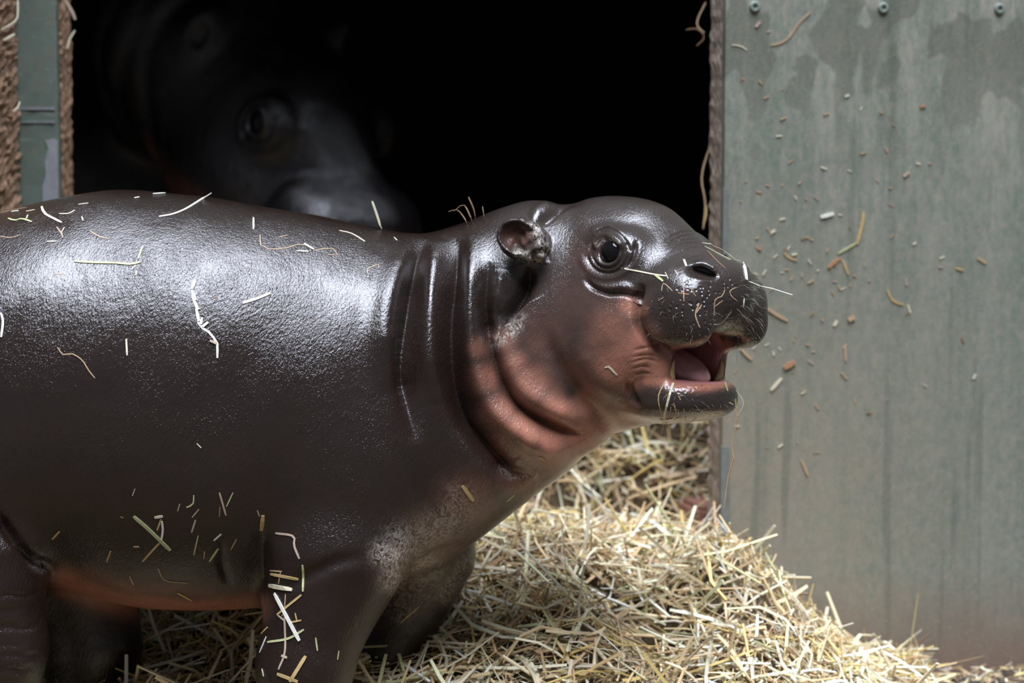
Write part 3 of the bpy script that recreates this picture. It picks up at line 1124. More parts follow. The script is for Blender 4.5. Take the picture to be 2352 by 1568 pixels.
for sgn in (1, -1):
    base = np.array(from_head(104, sgn * 82, 876))
    tip = np.array(from_head(114, sgn * 88, 824))
    pth = [base + (tip - base) * t + np.array([-4 * math.sin(math.pi * t) * sgn, 0, 0]) for t in np.linspace(0, 1, 9)]
    v_, f_ = tube(pth, [8.5, 8.6, 8.4, 8, 7.3, 6.3, 5, 3.2, 0.8])
    mesh_obj('tusk', r2w(v_), f_, M_tusk, calf)
DG = bpy.context.evaluated_depsgraph_get()
BVH = BVHTree.FromObject(body, DG)


def hit(px, py, tree=None):
    d = pw(px, py, 1.0) - CAMP
    h = (tree or BVH).ray_cast(Vector(CAMP), Vector(d).normalized())
    return h[0], h[1]


# bristles on lips and chin
M_hair = plain('pale_bristle', (0.20, 0.17, 0.13), 0.5)
bm_v, bm_f = [], []
rr = random.Random(3)
nb = 0
while nb < 95:
    if rr.random() < 0.45:
        px, py = rr.uniform(1690, 1752), rr.uniform(640, 792)
    elif rr.random() < 0.6:
        px, py = rr.uniform(1490, 1700), rr.uniform(680, 795)
    else:
        px, py = rr.uniform(1520, 1690), rr.uniform(890, 960)
    h, n = hit(px, py)
    if h is None: continue
    d, _, _ = w2p(np.array(h)[None])
    h, n = np.array(h), np.array(n)
    L = rr.uniform(0.006, 0.018) if px > 1680 else rr.uniform(0.004, 0.009)
    dr = n + np.array([rr.gauss(0.1, .25), rr.gauss(0, .25), rr.gauss(-0.35, .25)])
    dr /= np.linalg.norm(dr)
    p0, p1, p2 = h - n * 0.001, h + dr * L * 0.5, h + dr * L + np.array([0, 0, -0.25 * L])
    v_, f_ = tube([p0, p1, p2], [0.00018, 0.00016, 0.00005], 4)
    b_ = sum(len(x) for x in bm_v)
    bm_v.append(v_)
    bm_f += [tuple(i + b_ for i in f) for f in f_]
    nb += 1
o = mesh_obj('lip_bristles', np.concatenate(bm_v), bm_f, M_hair, body)
o['kind'] = 'stuff'
print('ear depth', [(round((w2p(np.array(hit(x, y)[0])[None])[2][0] - 3) / S) if hit(x, y)[0] else None) for x, y in ((1140, 560), (1200, 640), (1260, 560), (1200, 490), (1395, 640), (1540, 900))])
print('calf done', round(time.time() - T0, 1))

# ------------------------------------------------------------------ the grown hippo in the dark stall
AW = 1630.0
AS = 1.42
ay, ap = math.radians(50), math.radians(32)
af = np.array([math.cos(ap) * math.cos(ay), math.sin(ap), -math.cos(ap) * math.sin(ay)])
al_ = np.array([-math.sin(ay), 0, -math.cos(ay)])
ag = np.array([-math.sin(ap) * math.cos(ay), math.cos(ap), math.sin(ap) * math.sin(ay)])
AC = np.array(P(583, 284, AW)) - AS * (170 * al_)


def adult_pt(t, y, l):
    return AC + AS * (t * af + (y - 592) * ag + l * al_)


def adult_sdf(X, Y, Z):
    dx, dy, dz = (X - AC[0]) / AS, (Y - AC[1]) / AS, (Z - AC[2]) / AS
    t = dx * af[0] + dy * af[1] + dz * af[2]
    y = dx * ag[0] + dy * ag[1] + dz * ag[2] + 592
    l = dx * al_[0] + dy * al_[1] + dz * al_[2]
    al = np.abs(l)
    f = ell(t, y, l, (-130, 622, 0), (215, 150, 165))
    f = smin(f, cone(t, y, l, (-40, 612, 0), (190, 690, 0), 112, 82), 50)
    f = smin(f, ell(t, y, al, (0, 592, 118), (60, 56, 54)), 24)
    f = smin(f, ell(t, y, al, (-110, 760, 95), (200, 160, 118)), 60)
    f = smin(f, ell(t, y, l, (190, 715, 0), (120, 92, 125)), 40)
    f = smin(f, ell(t, y, al, (180, 730, 92), (105, 95, 74)), 26)
    f = smin(f, ell(t, y, l, (215, 668, 0), (70, 50, 96)), 26)
    f = smin(f, cone(t, y, l, (-140, 850, 0), (120, 840, 0), 130, 95), 40)
    f = smax(f, -ell(t, y, al, (0, 589, 176), (22, 19, 30)), 6)
    e = ell(t, y, al, (-255, 530, 172), (30, 66, 34))
    e = smax(e, -ell(t, y, al, (-233, 524, 196), (30, 46, 34)), 6)
    f = smin(f, e, 10)
    f = smin(f, cone(t, y, l, (-200, 690, 0), (-420, 640, 40), 195, 250), 60) * AS
    # trunk and legs (sculpt space)
    f = smin(f, ell(X, Y, Z, TR, (560, 480, 700)), 120)
    for a, b in ALEGS:
        f = smin(f, cone(X, Y, Z, a, b, 190, 120), 70)
        f = smin(f, ell(X, Y, Z, (b[0], b[1] + 70, b[2] - 20), (150, 60, 140)), 30)
    return f


def w2r(p):
    b = np.asarray(p) - CAMP
    return np.array([b @ RIGHT / S + 1176, -(b @ UP) / S + 784, (b @ FWD - DREF) / S])


tr_w = r2w(adult_pt(-420, 640, 40)[None])[0] + np.array([-0.16, 0.34, -0.02])
tr_w[2] = 0.50
TR = w2r(tr_w)
ALEGS = []
for dx_, dy_ in ((0.17, -0.20), (-0.19, -0.20), (0.17, 0.24), (-0.19, 0.24)):
    q = tr_w + np.array([dx_, dy_, 0])
    ALEGS.append((tuple(w2r(np.array([q[0], q[1], 0.36]))), tuple(w2r(np.array([q[0], q[1], 0.055])))))
lo = np.minimum(TR - (720, 700, 900), AC - 900)
ga = axis((min(lo[0], TR[0] - 700), AC[0] + 620, 11))
gb = axis((AC[1] - 520, 1960 + 100, 11))
gc = axis((AC[2] - 620, TR[2] + 820, 11))
AV, AF = surface(adult_sdf, ga, gb, gc, band=130)
AN = vnormals(AV, AF)
# eyelid folds and neck creases
d_ = (AV - AC) / AS
at_, ayy, all_ = d_ @ af, d_ @ ag + 592, d_ @ al_
for r_, w_, a_ in ((30, 5, 6), (40, 4, -6), (50, 6, 4)):
    rr_ = np.hypot(at_, ayy - 590)
    m_ = (np.abs(all_) > 110) & (rr_ < 100)
    AV[m_] += AN[m_] * (a_ * AS * np.exp(-((rr_[m_] - r_) / w_) ** 2))[:, None]
for tc in (-300, -360, -420):
    AV += AN * (-9 * np.exp(-((at_ - tc - 0.15 * (ayy - 600) - 12 * np.sin(ayy / 60 + tc)) / 20) ** 2))[:, None]
AN = vnormals(AV, AF)
adult = empty('adult_pygmy_hippo', (tr_w[0], tr_w[1], 0.0))
tag(adult, 'grown dark hippo standing in the shadow of the stall behind the calf', 'hippo')
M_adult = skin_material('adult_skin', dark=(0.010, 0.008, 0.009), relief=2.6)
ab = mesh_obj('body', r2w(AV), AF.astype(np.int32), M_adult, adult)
pk = 0.35 * np.clip((ayy - 760) / 60, 0, 1) * (np.abs(at_) < 300)
set_attrs(ab, {'pink': pk}, len(AV))
for sgn in (1, -1):
    v_, f_ = uv_ball((0, 0, 0), (33 * AS,) * 3)
    mesh_obj('eye', r2w(v_ + adult_pt(0, 589, sgn * 143)), f_, M_eye, adult)
print('adult done', len(AV), round(time.time() - T0, 1))

# ------------------------------------------------------------------ straw
def smooth01(x):
    x = np.clip(x, 0, 1)
    return x * x * (3 - 2 * x)


_bx = RNG.uniform(-0.9, 0.6, 260)
_by = RNG.uniform(2.5, 4.7, 260)
_br = RNG.uniform(0.03, 0.10, 260)
_ba = RNG.normal(0, 0.026, 260)


def heap(x, y):
    x, y = np.asarray(x, float), np.asarray(y, float)
    right = smooth01((0.44 - x) / 0.24)
    left = 0.42 + 0.58 * smooth01((x + 0.50) / 0.30)
    front = smooth01((y - 2.86) / 0.36)
    h = 0.025 + 0.165 * right * left * front
    # sinks a little behind the crest, rises again inside the doorway
    h -= 0.05 * np.exp(-((y - 3.40) / 0.05) ** 2) * right
    inside = smooth01((y - 3.40) / 0.26) * smooth01((x + 0.25) / 0.2) * smooth01((0.60 - x) / 0.1)
    h += 0.115 * inside
    adultside = smooth01((y - 3.40) / 0.2) * (1 - smooth01((x + 0.30) / 0.2))
    h = h * (1 - 0.75 * adultside)
    h -= 0.085 * np.exp(-((x - 0.155) / 0.08) ** 2 - ((y - 3.10) / 0.055) ** 2)
    h -= 0.030 * np.exp(-((x + 0.02) / 0.05) ** 2 - ((y - 3.12) / 0.06) ** 2)
    for a, b, r, k in zip(_bx, _by, _br, _ba):
        h = h + k * np.exp(-((x - a) ** 2 + (y - b) ** 2) / (r * r)) * np.minimum(1, h / 0.08)
    h *= smooth01((0.52 - x) / 0.06)
    return np.maximum(h, 0.004)


def off_board(x, y, rng):
    d = (x - PX0) * nvec[0] + (y - PY0) * nvec[1]
    a = (x - PX0) * tvec[0] + (y - PY0) * tvec[1]
    return ((d < -0.02) | (a < -0.02) | (d > 0.09)) & ~((x < -0.565) & (y > 3.20))


M_bed = plain('matted_straw_bed', (0.10, 0.066, 0.032), 0.9, 120, 0.6, 1.0, 0.004)
xs = np.linspace(-0.95, 0.50, 150)
ys = np.linspace(2.30, 4.75, 200)
GX, GY = np.meshgrid(xs, ys, indexing='ij')
GZ = heap(GX, GY) - 0.012
GZ[~off_board(GX, GY, None)] = -0.01
GZ[0, :] = GZ[-1, :] = -0.01
GZ[:, 0] = GZ[:, -1] = -0.01
bv = np.stack([GX.ravel(), GY.ravel(), GZ.ravel()], 1)
ii = np.arange(149 * 200).reshape(149, 200)[:, :-1].ravel()
bf = np.stack([ii, ii + 200, ii + 201, ii + 1], 1)
heap_e = empty('straw_heap', (0.0, 3.3, 0.0))
tag(heap_e, 'big loose heap of pale straw spilling out of the doorway', 'straw', None, 'stuff')
bed = mesh_obj('matted_bed', bv, bf, M_bed, heap_e)
bed['kind'] = 'stuff'

PAL = np.array([(0.68, 0.57, 0.37), (0.78, 0.71, 0.52), (0.60, 0.46, 0.25), (0.50, 0.35, 0.18), (0.54, 0.41, 0.15), (0.46, 0.45, 0.23), (0.39, 0.26, 0.14), (0.74, 0.65, 0.47), (0.25, 0.16, 0.075)]) * 1.40
PALW = np.array([0.18, 0.12, 0.17, 0.14, 0.11, 0.06, 0.12, 0.06, 0.08])


def stalks(c, nrm, az, tilt, L, w, bend, kink, rng):
    """many bent flat stalks: arrays -> vertices, quads, stalk index"""
    N = len(c)
    ref = np.stack([np.cos(az), np.sin(az), np.zeros(N)], 1)
    a = ref - nrm * (ref * nrm).sum(1, keepdims=True)
    a /= np.linalg.norm(a, axis=1, keepdims=True)
    a = a * np.cos(tilt)[:, None] + nrm * np.sin(tilt)[:, None]
    roll = rng.uniform(-0.7, 0.7, N)
    b = np.cross(nrm, a)
    b /= np.linalg.norm(b, axis=1, keepdims=True)
    n2 = np.cross(a, b)
    b2 = b * np.cos(roll)[:, None] + n2 * np.sin(roll)[:, None]
    n2 = np.cross(a, b2)
    bd = b * rng.normal(0, 1, N)[:, None] + nrm * rng.normal(-0.5, 0.5, N)[:, None]
    ss = np.array([-0.5, -0.14, 0.16, 0.5])
    rings = []
    kd = b * rng.normal(0, 1, N)[:, None] + nrm * rng.normal(0, 0.5, N)[:, None]
    for s in ss:
        q = c + a * (s * L)[:, None] + bd * (bend * (s * s - 0.1) * L)[:, None] + kd * (kink * max(0, s - 0.16) * L)[:, None]
        ww = w * (1.0 if abs(s) < 0.4 else 0.8)
        for e1, e2 in ((1, 1), (-1, 1), (-1, -1), (1, -1)):
            rings.append(q + b2 * (e1 * ww / 2)[:, None] + n2 * (e2 * ww * 0.2)[:, None])
    V = np.stack(rings, 1)                       # N,16,3
    q = []
    for r in range(3):
        for k in range(4):
            q.append((r * 4 + k, r * 4 + (k + 1) % 4, r * 4 + 4 + (k + 1) % 4, r * 4 + 4 + k))
    q += [(3, 2, 1, 0), (12, 13, 14, 15)]
    q = np.array(q)
    Fq = (np.arange(N)[:, None, None] * 16 + q[None]).reshape(-1, 4)
    return V.reshape(-1, 3), Fq, np.repeat(np.arange(N), 16)


m = NT('straw_stalks')
at = m.n('ShaderNodeAttribute', attribute_name='tint')
nzz = m.noise(m.coords(), 130, 3)
M_stalk = m.out(m.mix(m.math('MULTIPLY_ADD', nzz, 0.8, -0.1, clamp=True), at.outputs['Color'], (0.85, 0.85, 0.85), 'MULTIPLY'), 0.5, None)


def scatter(name, N, xr, yr, parent, Lr, wr_, up=0.012, down=0.022, tilts=0.28, seed=1, keep=None, palw=PALW):
    rng = np.random.default_rng(seed)
    x = rng.uniform(*xr, N)
    y = rng.uniform(*yr, N)
    if keep is not None:
        k = keep(x, y, rng)
        x, y = x[k], y[k]
    N = len(x)
    e = 0.012
    h = heap(x, y)
    nx, ny = -(heap(x + e, y) - heap(x - e, y)) / (2 * e), -(heap(x, y + e) - heap(x, y - e)) / (2 * e)
    nr = np.stack([nx, ny, np.ones(N)], 1)
    nr /= np.linalg.norm(nr, axis=1, keepdims=True)
    off = rng.uniform(-down, up, N)
    c = np.stack([x, y, h], 1) + nr * off[:, None]
    L = np.exp(rng.uniform(np.log(Lr[0]), np.log(Lr[1]), N))
    w = np.exp(rng.uniform(np.log(wr_[0]), np.log(wr_[1]), N))
    V, Fq, si = stalks(c, nr, rng.uniform(0, 2 * math.pi, N), rng.normal(0.03, tilts, N), L, w, rng.normal(0, 0.35, N), rng.normal(0, 0.8, N) * (rng.random(N) < 0.35), rng)
    V[:, 2] = np.maximum(V[:, 2], 0.0006)
    o = mesh_obj(name, V, Fq, M_stalk, parent, smooth=False)
    pal = PAL[rng.choice(len(PAL), N, p=palw / palw.sum())] * rng.uniform(0.55, 1.15, (N, 1))
    ca = o.data.color_attributes.new('tint', 'FLOAT_COLOR', 'POINT')
    cc = np.ones((len(V), 4), np.float32)
    cc[:, :3] = np.minimum(pal[si], 0.9)
    ca.data.foreach_set('color', cc.ravel())
    o['kind'] = 'stuff'
    return o


scatter('loose_stalks', 15000, (-0.72, 0.46), (2.82, 3.46), heap_e, (0.022, 0.10), (0.0012, 0.0038), seed=5, keep=off_board, down=0.03)
scatter('loose_stalks', 8500, (-0.34, 0.36), (3.44, 4.45), heap_e, (0.03, 0.11), (0.0015, 0.0040), tilts=0.6, up=0.03, seed=6, keep=off_board)
scatter('loose_stalks', 1500, (-0.72, 0.44), (2.84, 3.42), heap_e, (0.05, 0.13), (0.0022, 0.0048), tilts=0.45, up=0.016, down=0.0, seed=8, keep=off_board, palw=PALW * np.array([2, 2.5, 1, .5, .6, .8, .3, 2, .1]))
scatter('fine_chaff', 9000, (-0.72, 0.47), (2.84, 3.46), heap_e, (0.012, 0.04), (0.0006, 0.0013), tilts=0.5, up=0.012, down=0.008, seed=9, keep=off_board)
print('heap', round(time.time() - T0, 1))

# thin litter along the foot of the green board
lit = empty('floor_litter', (0.50, 3.35, 0.0))
tag(lit, 'thin strip of chaff and short straw along the foot of the green board', 'straw', None, 'stuff')
_h = heap
heap_save = heap
def heap(x, y): return np.full(np.shape(x), 0.004)
def near_board(x, y, rng):
    d = (x - PX0) * nvec[0] + (y - PY0) * nvec[1]
    return (d < -0.004) & (rng.random(len(x)) < np.exp(-((d + 0.03) / 0.07) ** 2))
scatter('chaff', 3800, (0.30, 0.95), (3.05, 3.55), lit, (0.008, 0.035), (0.0008, 0.0024), up=0.008, down=0.002, seed=12, keep=near_board)
heap = heap_save


def ribbon(name, pts3, nrm3, width, mat, thick=0.3):
    p = np.array(pts3, float)
    n = np.array(nrm3, float)
    k = len(p)
    vs_, fs = [], []
    for i in range(k):
        tg = p[min(i + 1, k - 1)] - p[max(i - 1, 0)]
        tg = tg / (np.linalg.norm(tg) + 1e-12)
        b = np.cross(n[i], tg)
        nb_ = np.linalg.norm(b)
        b = b / nb_ if nb_ > 1e-6 else np.array([1.0, 0, 0])
        nn = np.cross(tg, b)
        ww = width * (0.75 if i in (0, k - 1) else 1.0)
        for e1, e2 in ((1, 1), (-1, 1), (-1, -1), (1, -1)):
            vs_.append(p[i] + b * e1 * ww / 2 + nn * e2 * ww * thick / 2)
    for i in range(k - 1):
        for j in range(4):
            fs.append((i * 4 + j, i * 4 + (j + 1) % 4, i * 4 + 4 + (j + 1) % 4, i * 4 + 4 + j))
    fs += [(3, 2, 1, 0), tuple((k - 1) * 4 + j for j in range(4))]
    c = p.mean(0)
    o = mesh_obj(name, np.array(vs_) - c, fs, mat, None, smooth=False)
    o.location = c
    return o


def resample(pts, step):
    q = catmull(pts, 8) if len(pts) > 2 else np.array(pts, float)
    seg = np.hypot(*np.diff(q, axis=0).T)
    s = np.concatenate([[0], np.cumsum(seg)])
    n = max(2, min(12, int(s[-1] / step) + 1))
    t = np.linspace(0, s[-1], n)
    return np.stack([np.interp(t, s, q[:, 0]), np.interp(t, s, q[:, 1])], 1)


WORD = {'cream': 'cream', 'white': 'white', 'green': 'greenish', 'gold': 'golden', 'tan': 'tan', 'brown': 'dark brown', 'orange': 'orange brown', 'pink': 'pinkish brown', 'black': 'black'}


def look(pts, w, col):
    L = sum(math.dist(a, b) for a, b in zip(pts[:-1], pts[1:]))
    return ('tiny ' if L < 11 else 'short ' if L < 28 else 'long ' if L > 52 else '') + ('broad ' if w >= 6 else 'thin ' if w < 3 else '') + ('bent ' if len(pts) > 2 else '') + WORD[col]


def on_calf(pts, w, col, label, group, lift=0.0, name='straw_stalk', cat='straw'):
    q = resample(pts, 9)
    hits = [hit(a, b) for a, b in q]
    dep = [w2p(np.array(h[0])[None])[2][0] if h[0] is not None else None for h in hits]
    known = [i for i, d in enumerate(dep) if d is not None]
    if not known: return
    p3, n3 = [], []
    prev = None
    for i, (a, b) in enumerate(q):
        j = min(known, key=lambda k: abs(k - i))
        d = dep[j]
        n = np.array(hits[j][1])
        if dep[i] is None:
            pt_ = pw(a, b, d) - FWD * 0.001
        else:
            pt_ = np.array(hits[i][0]) + n * (w * S * 0.22 + lift)
        p3.append(pt_)
        n3.append(n)
    o = ribbon(name, p3, n3, w * S, STRAW[col])
    return tag(o, label % look(pts, w, col) if '%s' in label else label, cat, group)


G1 = 'straw stalks on the calf\'s back'
L1 = '%s straw lying on the calf\'s glossy back'
on_calf([(486, 443), (444, 470), (421, 483), (394, 493), (365, 498)], 5, 'white', 'long whitish grass stem slanting across the ridge of the calf\'s back', None)
on_calf([(455, 446), (497, 451), (532, 458)], 7, 'tan', 'tan dry husk lying along the ridge of the calf\'s back', None)
on_calf([(170, 600), (214, 603), (268, 604), (298, 607), (323, 602)], 5, 'green', 'straight greenish stem lying level on the calf\'s upper flank', None)
on_calf([(318, 594), (323, 577), (329, 565)], 4, 'green', 'short greenish sprig rising from the end of the level stem on the calf', None)
on_calf([(440, 662), (444, 688), (452, 711), (455, 738), (461, 751), (478, 761), (494, 780), (499, 791), (499, 822)], 5, 'white', 'whitish grass seed head hanging down the middle of the calf\'s flank', None, name='grass_seed_head', cat='grass')
for a in (((448, 646), (440, 665)), ((441, 668), (449, 690)), ((445, 690), (455, 712)), ((451, 712), (457, 738)), ((461, 745), (464, 730)), ((465, 751), (478, 740)), ((482, 782), (497, 789))):
    on_calf(a, 7, 'white' if a[0][0] != 482 else 'pink', 'whitish husk of the grass seed head on the calf\'s flank', 'husks of the seed head on the flank', lift=0.0006, name='grass_husk', cat='grass')
on_calf([(557, 696), (589, 686), (621, 673)], 6, 'cream', 'straight cream stalk alone below the bright sheen on the calf\'s shoulder', None)
on_calf([(597, 539), (597, 558), (608, 571), (650, 571), (681, 562), (700, 560), (716, 573), (738, 577), (750, 567), (777, 577), (773, 588), (754, 585)], 2.2, 'tan', 'thin tan curling root lying on the calf\'s withers', None)
on_calf([(855, 462), (867, 497), (876, 527)], 9, 'cream', 'thick cream stalk standing up behind the dip of the calf\'s back', None)
on_calf([(132, 797), (145, 814), (165, 812), (188, 826), (203, 849), (218, 868)], 2.4, 'tan', 'thin tan grass stem arching down the calf\'s hind flank', None)
for p_, w_, c_ in (([(96, 475), (103, 491), (126, 504), (142, 512)], 6, 'cream'), ([(19, 502), (34, 507), (50, 503), (73, 510)], 5, 'green'), ([(61, 502), (64, 494)], 4, 'cream'), ([(302, 619), (312, 609)], 4, 'cream'),
                   ([(312, 632), (313, 622)], 4, 'white'), ([(290, 778), (292, 816)], 4, 'cream'), ([(122, 630), (142, 629), (147, 638), (144, 650)], 2, 'tan'), ([(582, 500), (582, 527)], 4, 'cream'),
                   ([(779, 530), (808, 537), (838, 555)], 4, 'cream'), ([(698, 560), (720, 573)], 6, 'white'), ([(681, 576), (708, 578)], 4, 'cream'), ([(844, 627), (844, 617), (857, 611), (871, 607), (869, 615)], 2, 'tan'),
                   ([(352, 446), (379, 444)], 6, 'white'), ([(180, 470), (203, 467)], 4, 'cream'), ([(136, 491), (157, 491), (172, 483)], 4, 'cream'), ([(188, 498), (191, 507)], 4, 'cream'), ([(27, 487), (42, 485)], 7, 'white'),
                   ([(130, 521), (143, 539), (145, 546)], 3, 'tan'), ([(107, 555), (130, 554)], 4, 'cream'), ([(207, 531), (230, 544), (249, 548)], 3, 'tan'), ([(0, 542), (23, 546), (48, 539)], 2, 'tan'), ([(2, 718), (7, 738), (3, 774)], 5, 'white'),
                   ([(438, 623), (439, 631)], 4, 'tan'), ([(490, 684), (499, 681)], 3, 'brown'), ([(60, 486), (80, 482)], 4, 'cream'), ([(140, 536), (148, 522)], 3, 'cream'), ([(309, 455), (320, 453)], 5, 'white'),
                   ([(0, 489), (30, 482), (60, 477)], 3, 'tan'), ([(640, 545), (660, 540)], 2, 'tan'), ([(905, 545), (912, 552)], 3, 'cream')):
    on_calf(p_, w_, c_, L1, G1)
for p_ in ([(1084, 508), (1079, 494), (1064, 470), (1042, 486)], [(1092, 505), (1088, 480), (1076, 452)], [(1072, 513), (1066, 500), (1050, 482), (1030, 486)], [(1112, 498), (1108, 474)]):
    on_calf(p_, 3.2, 'brown' if p_[0][0] < 1100 else 'tan', '%s twig of hay sticking up behind the calf\'s nape', 'hay twigs behind the nape')
G2, L2 = 'straw bits on the calf\'s lower flank', '%s straw stuck to the calf\'s dark lower flank'
on_calf([(307, 1185), (343, 1216), (391, 1263)], 7.5, 'green', 'longest greenish stalk slanting across the calf\'s dark lower flank', None)
on_calf([(604, 1183), (600, 1217)], 9, 'gold', 'upright golden flake stuck above the calf\'s elbow', None)
on_calf([(633, 1224), (674, 1231), (676, 1253), (688, 1283)], 4.5, 'pink', 'pale bent stalk lying on the calf\'s elbow', None)
on_calf([(363, 1305), (380, 1332), (432, 1338)], 3, 'tan', 'bent tan stem just above the calf\'s pink belly', None)
for p_, w_, c_ in (([(372, 1196), (374, 1218), (370, 1242)], 4.5, 'white'), ([(370, 1242), (327, 1289)], 4.5, 'gold'), ([(355, 1188), (374, 1185)], 6, 'cream'), ([(370, 1192), (361, 1217)], 4, 'gold'),
                   ([(445, 1137), (443, 1157), (428, 1165)], 3, 'green'), ([(413, 1157), (408, 1173)], 2.5, 'green'), ([(504, 1131), (519, 1183)], 4, 'pink'), ([(505, 1163), (504, 1186)], 3, 'brown'), ([(535, 1131), (520, 1163)], 2.5, 'green'),
                   ([(455, 1230), (445, 1274)], 3, 'green'), ([(501, 1259), (481, 1289)], 4.5, 'green'), ([(508, 1226), (491, 1241)], 4, 'cream'), ([(543, 1238), (530, 1262)], 2.5, 'tan'), ([(137, 1220), (120, 1238)], 4, 'gold'),
                   ([(254, 1265), (245, 1290)], 4, 'gold'), ([(307, 1255), (320, 1255)], 5, 'tan'), ([(408, 1360), (441, 1378)], 6, 'gold'), ([(298, 1322), (307, 1342)], 4, 'tan'), ([(457, 1169), (441, 1188)], 2.5, 'pink'),
                   ([(449, 1194), (440, 1222)], 4, 'pink'), ([(283, 1189), (276, 1186)], 4, 'brown'), ([(470, 1266), (468, 1282)], 3, 'tan'), ([(310, 1122), (304, 1138)], 2, 'cream'), ([(452, 1018), (462, 1028)], 3, 'cream'), ([(591, 1172), (596, 1185)], 3, 'pink')):
    on_calf(p_, w_, c_, L2, G2)
G3, L3 = 'straw bits on the calf\'s foreleg', '%s straw stuck to the calf\'s near foreleg'
on_calf([(631, 1362), (688, 1471)], 8, 'white', 'straight white stalk slanting down the calf\'s near foreleg', None)
on_calf([(619, 1344), (672, 1354)], 9, 'cream', 'thick cream stalk lying level across the top of the calf\'s foreleg', None)
on_calf([(695, 1297), (697, 1325), (696, 1358)], 5, 'green', 'upright greenish stalk at the top of the calf\'s foreleg', None)
for p_, w_, c_ in (([(622, 1318), (686, 1330)], 6, 'gold'), ([(692, 1366), (637, 1411)], 5, 'gold'), ([(637, 1411), (656, 1427)], 4, 'pink'), ([(656, 1364), (654, 1395)], 2.5, 'tan'), ([(654, 1415), (655, 1494), (640, 1537)], 4.5, 'pink'),
                   ([(698, 1445), (662, 1466), (615, 1474)], 5, 'green'), ([(702, 1506), (666, 1565)], 8, 'gold'), ([(637, 1547), (684, 1565)], 7, 'gold'), ([(670, 1428), (692, 1424)], 4, 'gold'), ([(678, 1407), (682, 1425)], 3, 'gold'),
                   ([(612, 1462), (597, 1498)], 4, 'white'), ([(725, 1464), (729, 1494)], 3.5, 'green'), ([(778, 1494), (775, 1514)], 3, 'green'), ([(838, 1502), (845, 1533)], 4.5, 'gold'), ([(645, 1312), (640, 1340)], 3, 'tan'),
                   ([(620, 1310), (648, 1312)], 3, 'tan'), ([(615, 1440), (600, 1455)], 4, 'gold'), ([(647, 1505), (660, 1510)], 7, 'pink'), ([(602, 1535), (606, 1553)], 4, 'cream'), ([(655, 1395), (648, 1415)], 2.5, 'tan'), ([(962, 1393), (920, 1430)], 2.5, 'gold')):
    on_calf(p_, w_, c_, L3, G3)
on_calf([(1062, 1115), (1087, 1149)], 8, 'gold', 'golden flake stuck to the calf\'s chest', None)
on_calf([(1164, 1151), (1181, 1136)], 4, 'green', 'small greenish stalk low on the calf\'s chest', None)
on_calf([(1240, 1048), (1250, 1056)], 6, 'gold', 'tiny orange flake under the calf\'s throat', None)
on_calf([(1426, 615), (1463, 622), (1502, 630), (1533, 634)], 3.2, 'cream', 'cream grass stem running forward from the corner of the calf\'s eye', None)
on_calf([(1505, 631), (1524, 646)], 5.5, 'green', 'short greenish side blade below the stem by the calf\'s eye', None)
on_calf([(1619, 566), (1646, 580), (1678, 597)], 3.2, 'cream', 'cream straw lying along the bridge of the calf\'s nose', None)
on_calf([(1611, 562), (1649, 568), (1680, 588), (1697, 603)], 2.2, 'cream', 'thin arching straw over the top of the calf\'s nose', None, lift=0.002)
on_calf([(1625, 576), (1646, 598), (1666, 616)], 2.2, 'brown', 'thin brown straw across the bridge of the calf\'s nose', None)
on_calf([(1707, 602), (1711, 622), (1714, 643)], 7.5, 'white', 'broad white blade upright on the tip of the calf\'s nose', None)
on_calf([(1720, 646), (1747, 657), (1772, 662), (1800, 671), (1820, 677)], 2.4, 'white', 'long thin white stem sticking out from the tip of the calf\'s nose', None)
on_calf([(1571, 597), (1576, 612)], 6, 'white', 'short white flake above the calf\'s nostril', None)
on_calf([(1389, 844), (1398, 842), (1417, 861)], 4, 'cream', 'small bent cream straw on the calf\'s pink cheek', None)
G4, L4 = 'straw shreds on the calf\'s muzzle', '%s shred of straw stuck to the calf\'s dark muzzle'
for p_, w_, c_ in (([(1606, 697), (1597, 721), (1606, 750)], 2.6, 'tan'), ([(1612, 699), (1599, 718)], 2.6, 'tan'), ([(1665, 665), (1658, 680), (1642, 689), (1640, 726)], 2, 'tan'), ([(1570, 656), (1571, 692)], 2, 'tan'), ([(1557, 672), (1582, 676)], 2.2, 'orange'),
                   ([(1631, 744), (1655, 743), (1680, 715)], 2.2, 'cream'), ([(1709, 685), (1707, 703)], 4, 'white'), ([(1520, 668), (1524, 650), (1545, 668)], 2, 'tan'), ([(1512, 690), (1524, 683)], 2, 'tan'), ([(1690, 660), (1676, 668), (1680, 680), (1692, 690)], 2, 'tan'),
                   ([(1586, 662), (1598, 680)], 2, 'brown'), ([(1724, 700), (1730, 715)], 2.4, 'cream'), ([(1600, 735), (1608, 752)], 2, 'tan'), ([(1641, 704), (1660, 690)], 2, 'tan'), ([(1550, 620), (1558, 632)], 2, 'cream'), ([(1528, 625), (1535, 640)], 2, 'cream'), ([(1605, 768), (1622, 772)], 2.4, 'tan')):
    on_calf(p_, w_, c_, L4, G4)
on_calf([(1557, 855), (1543, 890), (1527, 951), (1519, 1000)], 5, 'cream', 'cream stalk hanging over the calf\'s lower lip past its chin', None)
on_calf([(1530, 867), (1522, 888), (1513, 906), (1514, 931), (1522, 953), (1534, 984)], 2.4, 'gold', 'thin golden stem curling down over the calf\'s chin', None)
on_calf([(1547, 925), (1553, 949), (1543, 961), (1516, 963)], 3, 'tan', 'bent tan stem under the calf\'s chin', None)
on_calf([(1673, 849), (1688, 873), (1692, 892), (1702, 914), (1714, 945), (1716, 957)], 4, 'white', 'whitish grass stem drooping from the far corner of the calf\'s lip', None)
on_calf([(1693, 895), (1712, 922), (1752, 942)], 3.4, 'cream', 'pale side shoot pointing away from the calf\'s chin', None)
